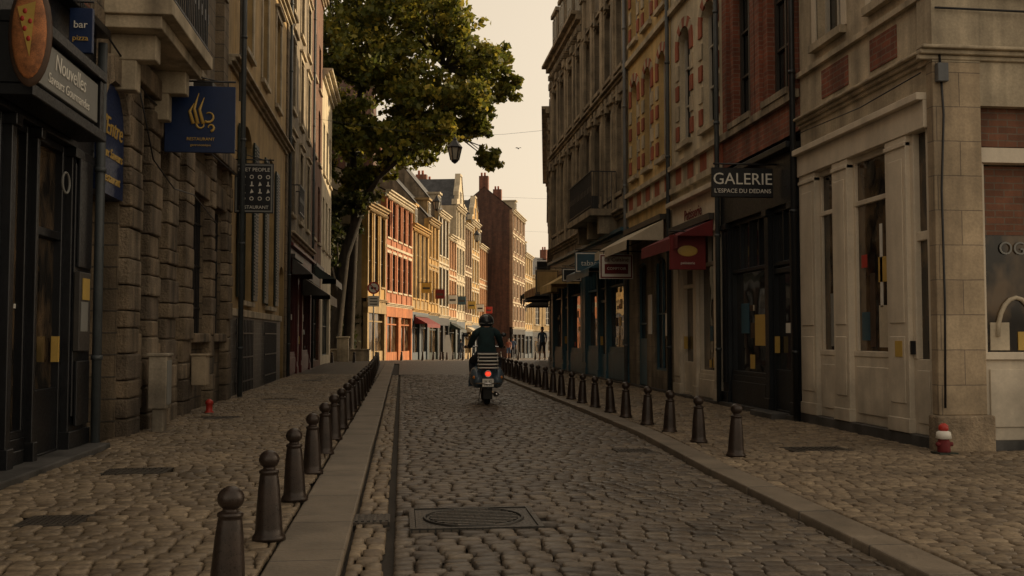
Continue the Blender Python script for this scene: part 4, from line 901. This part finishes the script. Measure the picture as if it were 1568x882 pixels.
def leaves(B,name,clumps,mat,per,size,subs):
    C=[];Rn=[]
    for (x,y,z,r) in clumps:
        for k in range(subs if r>.8 else subs//2):
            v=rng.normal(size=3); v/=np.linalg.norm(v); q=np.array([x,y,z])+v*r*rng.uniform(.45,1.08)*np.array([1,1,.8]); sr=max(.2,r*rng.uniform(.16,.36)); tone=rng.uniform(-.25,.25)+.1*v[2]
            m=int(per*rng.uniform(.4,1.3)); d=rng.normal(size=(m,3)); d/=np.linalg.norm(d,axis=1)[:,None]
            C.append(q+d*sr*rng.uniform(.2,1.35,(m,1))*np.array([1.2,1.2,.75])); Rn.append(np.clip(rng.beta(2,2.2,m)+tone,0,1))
    C=np.concatenate(C);Rn=np.concatenate(Rn);n=len(C)
    a=rng.normal(size=(n,3));a/=np.linalg.norm(a,axis=1)[:,None]; t=rng.normal(size=(n,3)); b=np.cross(a,t); b/=np.linalg.norm(b,axis=1)[:,None]; c=np.cross(a,b)
    s=size*rng.uniform(.55,1.3,(n,1))
    V=np.stack([C-a*s*.55,C+b*s*.38+c*s*.06,C+a*s*.55,C-b*s*.38+c*s*.06],1).reshape(-1,3)-np.array(B.loc)
    me=bpy.data.meshes.new(name); me.vertices.add(n*4); me.vertices.foreach_set('co',V.ravel()); me.loops.add(n*4); me.loops.foreach_set('vertex_index',np.arange(n*4)); me.polygons.add(n)
    me.polygons.foreach_set('loop_start',np.arange(n)*4); me.polygons.foreach_set('loop_total',np.full(n,4))
    at=me.attributes.new('rnd','FLOAT','POINT'); at.data.foreach_set('value',np.repeat(Rn,4).astype(np.float32)); me.update(calc_edges=True); me.materials.append(mat)
    ob=bpy.data.objects.new(name,me); scene.collection.objects.link(ob); ob.location=B.loc; B.extra.append(ob)
cl=[(4.2,15.1,1.4),(5.0,13.8,.9),(4.5,16.0,1.1),(2.9,16.9,1.7),(1.2,18,1.9),(-.5,18.3,2.2),(-2.6,17.6,2.0),(-3.9,15.7,1.8),(-1.9,15,2.1),(.15,15,2.0),(2.2,14,1.6),(3.7,13.4,1.3),(3.9,12.2,1.0),(4.4,11.2,.7),(4.7,10.4,.5),(2.9,11.9,1.1),(1.2,11.7,1.4),(-.5,11.2,1.5),(-2.2,12,1.7),(-3.6,12.7,1.6),(-3.9,10.1,1.2),(-2.6,9.2,1.0),(-1.25,9.9,1.0),(-1,21,2.4),(1.2,20.3,1.6),(-4,19.8,2.2),(-6.5,16.5,2.4),(-6.5,12.5,2.0),(-6,9.5,1.5),(.5,13.2,1.4),(5.3,15.0,.7)]
clumps=[]
for i,(x,z,r) in enumerate(cl):
    for dy in (-2.0,0,2.0): 
        if r<1.25 and dy!=0: continue
        clumps.append((x+R(-.4,.4),52+dy*R(.7,1.3),z+R(-.35,.35),r*R(.75,1.0)))
B=Obj('plane_tree',(-3.1,52,0))
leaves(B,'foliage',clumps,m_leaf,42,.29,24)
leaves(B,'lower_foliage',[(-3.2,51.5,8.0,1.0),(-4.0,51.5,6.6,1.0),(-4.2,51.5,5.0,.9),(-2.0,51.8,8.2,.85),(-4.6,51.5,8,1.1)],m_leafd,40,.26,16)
T=B.part('trunk_and_limbs',m_bark,smooth=True)
T.tube([(-3.5,51.8,-.2),(-3.45,51.8,.6),(-3.2,51.9,3),(-2.95,52,5.4),(-2.1,52,8.0),(-.9,52,10.2),(.9,52,13),(2.2,52,15.4),(2.8,52,17.3)],[.5,.36,.31,.28,.24,.2,.15,.09,.04],10)
T.tube([(-2.8,52.3,-.2),(-2.75,52.3,.6),(-2.6,52.3,4.1),(-2.45,52.4,7.5),(-2.6,52.5,11),(-2.2,52.6,14.5),(-1.6,52.5,18.5)],[.4,.3,.26,.23,.18,.13,.05],10)
T.tube([(-3.2,52,2.6),(-3.8,51.6,5.5),(-4.3,51.4,9),(-4.8,51.4,13),(-5,51.4,16.5)],[.26,.22,.18,.12,.04],8)
T.tube([(-2.1,52,8.0),(-1.2,51.3,9.4),(.6,51,11.0),(2.6,51,11.6),(4.3,51,11)],[.16,.12,.09,.05,.02],8)
rv=[(-2.1,52,8.0),(-.9,52,10.2),(.9,52,13),(2.2,52,15.4),(-2.6,52.5,11),(-2.2,52.6,14.5),(-4.3,51.4,9),(-4.8,51.4,13)]
for (x,y,z,r) in clumps:
    s=min(rv,key=lambda q:(q[0]-x)**2+(q[1]-y)**2+(q[2]-z)**2+ (9 if q[2]>z else 0)); mid_=((s[0]+x)/2+R(-.3,.3),(s[1]+y)/2,(s[2]+z)/2+R(-.2,.4))
    T.tube([s,mid_,(x,y,z)],[.07,.045,.015],6)
    for k in range(3): T.tube([(x,y,z),(x+R(-.8,.8)*r,y+R(-.8,.8)*r,z+R(-.3,.8)*r)],[.015,.006],5)
B.done()
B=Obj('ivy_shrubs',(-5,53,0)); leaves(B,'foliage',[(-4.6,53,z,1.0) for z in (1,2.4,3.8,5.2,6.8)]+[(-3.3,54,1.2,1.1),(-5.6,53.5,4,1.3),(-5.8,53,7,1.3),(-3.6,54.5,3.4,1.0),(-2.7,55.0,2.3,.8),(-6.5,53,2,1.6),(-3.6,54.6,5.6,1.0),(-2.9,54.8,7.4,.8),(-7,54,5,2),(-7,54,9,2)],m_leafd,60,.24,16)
T=B.part('stems',m_bark,smooth=True); 
for x in (-4.6,-5.6,-3.3): T.tube([(x,53.3,-.2),(x+.1,53.3,3),(x-.2,53.2,7.5)],[.12,.09,.03],6)
B.done()

# =================================================================== PEOPLE
def skinmesh(name,J,E,mats,sub=2):
    names=list(J); me=bpy.data.meshes.new('sk'); me.from_pydata([J[k][:3] for k in names],[(names.index(a),names.index(b)) for a,b,_ in E],[])
    ob=bpy.data.objects.new('sk',me); scene.collection.objects.link(ob)
    md=ob.modifiers.new('s','SKIN'); md.use_smooth_shade=True
    for i,k in enumerate(names):
        sv=me.skin_vertices[0].data[i]; r=J[k][3]; sv.radius=(r,J[k][4] if len(J[k])>4 else r); sv.use_root=(i==0)
    sd=ob.modifiers.new('d','SUBSURF'); sd.levels=sub; sd.render_levels=sub
    bpy.context.view_layer.update()
    nm=bpy.data.meshes.new_from_object(ob.evaluated_get(bpy.context.evaluated_depsgraph_get())); bpy.data.objects.remove(ob); nm.name=name
    for m in mats: nm.materials.append(m)
    segs=[(Vector(J[a][:3]),Vector(J[b][:3]),mi) for a,b,mi in E]
    for p in nm.polygons:
        c=p.center; best=1e9
        for a,b,mi in segs:
            ab=b-a; t=max(0,min(1,(c-a).dot(ab)/ab.length_squared)); dd=(c-a-ab*t).length
            if dd<best: best=dd;p.material_index=mi
        p.use_smooth=True
    return nm
m_skin=M('skin',(.42,.24,.16),.6,.08,**PL); m_hair=M('dark_hair',(.03,.02,.015),.7,.2,streak=False)
def pedestrian(name,x,y,rot,top,leg,ph=1,scale=1.0,skinleg=False):
    z=gz(y)+.02 if y>45 else .06
    J={'pel':(0,0,.94,.13,.10),'bel':(0,.0,1.08,.13,.10),'che':(0,.01,1.28,.15,.11),'nkb':(0,0,1.44,.07),'nk':(0,.01,1.51,.052),'hd':(0,.02,1.6,.078,.09),'hd2':(0,.02,1.69,.06,.07)}
    E=[('pel','bel',0),('bel','che',0),('che','nkb',0),('nkb','nk',2),('nk','hd',2),('hd','hd2',2)]
    for s,n in ((-1,'L'),(1,'R')):
        f=.16*s*ph
        J['hip'+n]=(s*.09,0,.88,.095); J['kn'+n]=(s*.1,f*.9+.06,.5,.06); J['cf'+n]=(s*.1,f*1.1-.02,.32,.055);J['an'+n]=(s*.1,f*1.5-.04,.1,.038);J['to'+n]=(s*.11,f*1.5+.12,.045,.04)
        J['sh'+n]=(s*.18,0,1.4,.06);J['el'+n]=(s*.24,-f*.8-.02,1.14,.043);J['wr'+n]=(s*.24,-f*1.6+.08,.92,.027);J['ha'+n]=(s*.235,-f*1.8+.1,.85,.032,.02)
        E+=[('pel','hip'+n,1),('hip'+n,'kn'+n,1),('kn'+n,'cf'+n,2 if skinleg else 1),('cf'+n,'an'+n,2 if skinleg else 1),('an'+n,'to'+n,3),('nkb','sh'+n,0),('sh'+n,'el'+n,0),('el'+n,'wr'+n,2),('wr'+n,'ha'+n,2)]
    me=skinmesh('body',J,E,[top,leg,m_skin,m_framedk])
    B=Obj(name,(0,0,0)); ob=bpy.data.objects.new('body',me); scene.collection.objects.link(ob); B.extra.append(ob)
    h=B.part('hair',m_hair,smooth=True); h.ell((0,-.012,1.685),(.088,.098,.085)); h.ell((0,-.05,1.62),(.075,.06,.09))
    k=B.part('face_features',m_skin,smooth=True); k.ell((0,.118,1.615),(.013,.02,.022),8,6)
    for s in (-1,1): k.ell((s*.085,.02,1.62),(.012,.02,.032),8,6)
    e=B.part('eyes_mouth',m_framedk,smooth=True); e.ell((-.032,.103,1.64),(.012,.008,.007),8,5);e.ell((.032,.103,1.64),(.012,.008,.007),8,5);e.ell((0,.105,1.572),(.024,.006,.005),8,5)
    fg=B.part('fingers',m_skin,smooth=True)
    for n,s in (('L',-1),('R',1)):
        hx,hy,hz=J['ha'+n][:3]
        for i,l in enumerate((.07,.08,.075,.055)): fy=hy-.027+i*.018; fg.tube([(hx,fy,hz-.01),(hx-s*.004,fy,hz-.01-l*.5),(hx-s*.02,fy+.005,hz-.01-l)],[.009,.008,.006],6)
        fg.tube([(hx,hy+.025,hz+.02),(hx-s*.01,hy+.05,hz-.01),(hx-s*.012,hy+.055,hz-.035)],[.01,.009,.007],6)
    B.done(rot); B.e.location=(x,y,z); B.e.scale=(scale,)*3
m_bsh=M('blue_shirt',(.05,.09,.16),.8,.1,streak=False); m_jean=M('dark_jeans',(.03,.035,.05),.85,.15,streak=False); m_wsh=M('white_shirt',(.5,.46,.4),.8,.1,streak=False); m_rsh=M('rust_top',(.3,.1,.06),.8,.1,streak=False)
pedestrian('walking_man',7.3,51.5,math.pi-.3,m_bsh,m_jean,1,1,True)
pedestrian('walking_woman',1.2,79,math.pi-.2,m_rsh,m_jean,-1,.95,True)
pedestrian('walking_man',1.75,78.6,math.pi-.1,m_wsh,m_jean,1,1.0)
pedestrian('walking_woman',2.6,84,math.pi,m_wsh,m_bsh,-1,.96)
pedestrian('walking_man',5.2,88,.3,m_jean,m_jean,1,1.0)
pedestrian('walking_woman',8.6,80,math.pi-.2,m_rsh,m_bsh,1,.95,True)
pedestrian('walking_man',9.0,80.4,math.pi-.2,m_bsh,m_jean,-1,1.0)

SX,SY,SZ=1.52,17.75,.03
m_teal=M('dark_teal_shirt',(.011,.034,.038),.85,.25,scale=8,streak=False,bump=.6,bdist=.012); m_scoot=M('pale_blue_enamel',(.10,.14,.18),.22,.08,**PL)
m_chrome=M('chrome',(.6,.6,.6),.15,.05,streak=False,bump=0,metal=1); m_rub=M('tyre_rubber',(.015,.015,.015),.8,.2,streak=False)
m_tail=M('tail_light',(.6,.02,.01),.3,.05,streak=False,bump=0,emit=(1,.05,.02,1.6)); m_helm=M('dark_helmet',(.025,.03,.035),.2,.1,**PL)
m_amber=M('amber_lens',(.6,.2,.02),.3,.05,**PL)
B=Obj('motor_scooter',(0,0,0))
w=B.part('tyres',m_rub,smooth=True); w.torus((0,0,.23),.175,.055,'X',30,12); w.torus((0,1.25,.23),.18,.05,'X',30,12)
h=B.part('hubs',m_chrome,smooth=True)
for y in (0,1.25): h.ell((0,y,.23),(.05,.13,.13))
b=B.part('rear_cowls',m_scoot,smooth=True)
for s in (-1,1): b.ell((s*.19,.1,.50),(.12,.40,.185),22,14); b.ell((s*.17,-.06,.46),(.115,.24,.16),20,12)
b.ell((0,.05,.56),(.15,.40,.16),20,12); b.ell((0,-.17,.50),(.11,.17,.17),18,12)
b2=B.part('rear_mudguard',m_scoot,smooth=True); b2.ell((0,-.05,.36),(.085,.28,.14),16,10)
f=B.part('floor_and_shield',m_scoot,.02); f.wbox(-.22,.22,.42,.98,.28,.33); f.wbox(-.05,.05,.45,.95,.33,.37)
sh=B.part('leg_shield',m_scoot,smooth=True)
n=12
for i in range(n):
    a0,a1=-1+2*i/n,-1+2*(i+1)/n
    def sp(a,t): 
        wd=.30*(1-.45*t**2); return (a*wd,1.0+.10*(1-a*a)+t*-.06,.28+.66*t)
    for k in range(6): sh.poly([sp(a0,k/6),sp(a1,k/6),sp(a1,(k+1)/6),sp(a0,(k+1)/6)])
b.ell((0,1.27,.42),(.09,.26,.12),16,10)
ch=B.part('chrome_parts',m_chrome,smooth=True); ch.tube([(0,1.22,.35),(0,1.0,.95)],.03,8); ch.tube([(-.36,.86,1.02),(-.15,.95,1.03),(0,.97,1.03),(.15,.95,1.03),(.36,.86,1.02)],.014,8)
b.ell((0,.99,1.02),(.13,.09,.07),16,10); ch.ell((0,1.07,1.02),(.075,.03,.075))
for s in (-1,1):
    ch.tube([(s*.22,.92,1.04),(s*.3,.92,1.16),(s*.34,.9,1.22)],.007,6); B.part('mirrors',m_helm,smooth=True).ell((s*.36,.9,1.25),(.055,.02,.04)); B.part('grips',m_rub,smooth=True).tube([(s*.27,.9,1.025),(s*.38,.85,1.02)],.019,8)
se=B.part('seat',M('black_vinyl',(.02,.018,.016),.45,.2,**PL),smooth=True); se.ell((0,.02,.76),(.14,.24,.065),20,10); se.ell((0,.36,.77),(.13,.24,.07),20,10)
rb=B.part('rack_bars',m_letter,smooth=True)
for k in range(5): z=.67+k*.06; rb.tube([(-.18,-.34,z),(-.15,-.39,z),(0,-.41,z),(.15,-.39,z),(.18,-.34,z)],.0125,8)
for s in (-1,1): ch.tube([(s*.16,-.12,.6),(s*.17,-.33,.64),(s*.17,-.34,.93)],.011,8)
B.part('rack_bag',M('black_bag',(.012,.012,.014),.7,.2,streak=False),.03).wbox(-.165,.165,-.36,-.18,.655,.94)
ch.tube([(-.22,-.2,.38),(-.2,-.38,.4),(0,-.42,.4),(.2,-.38,.4),(.22,-.2,.38)],.012,8)
B.part('tail_lamp',m_tail,smooth=True).ell((0.0,-.355,.565),(.042,.03,.035)); ch.torus((0,-.34,.565),.055,.012,'Y',20,6)
for s in (-1,1): B.part('indicators',m_amber,smooth=True).ell((s*.24,-.25,.5),(.028,.03,.03)); ch.tube([(s*.14,-.24,.5),(s*.23,-.25,.5)],.01,6)
B.part('number_plate',m_letter,.004).wbox(-.1,.1,-.40,-.392,.34,.48); text(B,'plate_text','JK 42',.06,(0,-.402,.43),(0,-1,0),m_black,ext=.001); text(B,'plate_text_b','FR 59',.055,(0,-.402,.37),(0,-1,0),m_black,ext=.001)
B.part('mudflap',m_rub,.004).wbox(-.08,.08,-.30,-.29,.12,.34)
ex=B.part('exhaust',m_chrome,smooth=True); ex.tube([(.13,.3,.2),(.15,0,.19),(.16,-.22,.2)],[.03,.045,.04],10); ex.tube([(-.1,.3,.3),(-.14,.2,.05)],.012,6)
B.done(); B.e.location=(SX,SY,SZ); B.e.rotation_euler[2]=rad(-2)
J={'pel':(0,.2,.87,.165,.14),'bel':(0,.19,1.02,.16,.12),'che':(0,.22,1.2,.185,.13),'nkb':(0,.25,1.34,.09),'nk':(0,.27,1.40,.055),'hd':(0,.29,1.48,.07)}
E=[('pel','bel',0),('bel','che',0),('che','nkb',0),('nkb','nk',2),('nk','hd',2)]
for s,n in ((-1,'L'),(1,'R')):
    J.update({'sh'+n:(s*.20,.24,1.28,.075),'el'+n:(s*.285,.46,1.04,.052),'wr'+n:(s*.31,.74,1.03,.03),'ha'+n:(s*.32,.83,1.04,.032),
      'hip'+n:(s*.11,.24,.85,.11),'kn'+n:(s*.24,.68,.78,.072),'cf'+n:(s*.24,.66,.6,.062),'an'+n:(s*.23,.58,.38,.042),'to'+n:(s*.25,.74,.355,.042)})
    E+=[('nkb','sh'+n,0),('sh'+n,'el'+n,0),('el'+n,'wr'+n,2),('wr'+n,'ha'+n,2),('pel','hip'+n,1),('hip'+n,'kn'+n,1),('kn'+n,'cf'+n,1),('cf'+n,'an'+n,1),('an'+n,'to'+n,3)]
me=skinmesh('body',J,E,[m_teal,m_jean,m_skin,m_framedk]); B=Obj('scooter_rider',(0,0,0)); ob=bpy.data.objects.new('body',me); scene.collection.objects.link(ob); B.extra.append(ob)
hp=B.part('helmet',m_helm,smooth=True); hp.ell((0,.29,1.49),(.125,.145,.125),24,16); B.part('helmet_trim',m_greyboard,smooth=True).torus((0,.29,1.455),.128,.01,'Z',28,6); B.part('visor',glass,smooth=True).ell((0,.35,1.48),(.105,.1,.07)); B.part('helmet_stripe',m_greyboard,smooth=True).torus((0,.29,1.49),.133,.008,'Y',28,6)
k=B.part('face_features',m_skin,smooth=True); k.ell((0,.40,1.44),(.06,.03,.05)); k.ell((0,.435,1.45),(.012,.018,.02),8,6)
fg=B.part('fingers',m_skin,smooth=True)
for s in (-1,1):
    for i in range(4): x=s*(.30+i*.021); y=.875-i*.008; fg.tube([(x,y-.02,1.05),(x,y+.02,1.045),(x,y+.025,1.015),(x,y,1.0)],[.01,.01,.009,.007],6)
    fg.tube([(s*.29,.86,1.035),(s*.275,.87,1.01),(s*.285,.885,1.0)],[.011,.01,.008],6)
B.done(); B.e.location=(SX,SY,SZ); B.e.rotation_euler[2]=rad(-2)

# =================================================================== LIGHT, SKY, CAMERA
az,el=rad(65),rad(19)
S=Vector((math.sin(az)*math.cos(el),math.cos(az)*math.cos(el),math.sin(el)))
sd=bpy.data.lights.new('sun','SUN'); sd.energy=4.6; sd.angle=rad(.5); sd.color=(1,.75,.44); so=bpy.data.objects.new('sun',sd); scene.collection.objects.link(so); so.rotation_euler=(-S).to_track_quat('-Z','Y').to_euler(); so.location=(30,60,40)
wd=bpy.data.worlds.new('World'); scene.world=wd; wd.use_nodes=True; nt=wd.node_tree; bg=nt.nodes['Background']
sk=nt.nodes.new('ShaderNodeTexSky'); sk.sky_type='NISHITA'; sk.sun_disc=False; sk.sun_elevation=el; sk.sun_rotation=az; sk.dust_density=4; sk.air_density=1.2; sk.ozone_density=.5
hs=nt.nodes.new('ShaderNodeHueSaturation'); hs.inputs['Saturation'].default_value=.25; nt.links.new(sk.outputs[0],hs.inputs['Color'])
gm=nt.nodes.new('ShaderNodeGamma'); gm.inputs['Gamma'].default_value=.5; nt.links.new(hs.outputs[0],gm.inputs[0])
vm=nt.nodes.new('ShaderNodeVectorMath'); vm.operation='MULTIPLY'; nt.links.new(gm.outputs[0],vm.inputs[0]); vm.inputs[1].default_value=(3.2,2.66,2.0); nt.links.new(vm.outputs[0],bg.inputs[0]); bg.inputs[1].default_value=.14
cd=bpy.data.cameras.new('camera'); cam=bpy.data.objects.new('camera',cd); scene.collection.objects.link(cam); cd.lens=35; cd.sensor_width=36; cd.clip_end=3000
cam.location=(0,0,1.25); cam.rotation_euler=(rad(90+2.78),0,rad(-6.33)); scene.camera=cam
scene.view_settings.view_transform='Standard'; scene.view_settings.look='None'; scene.view_settings.exposure=0
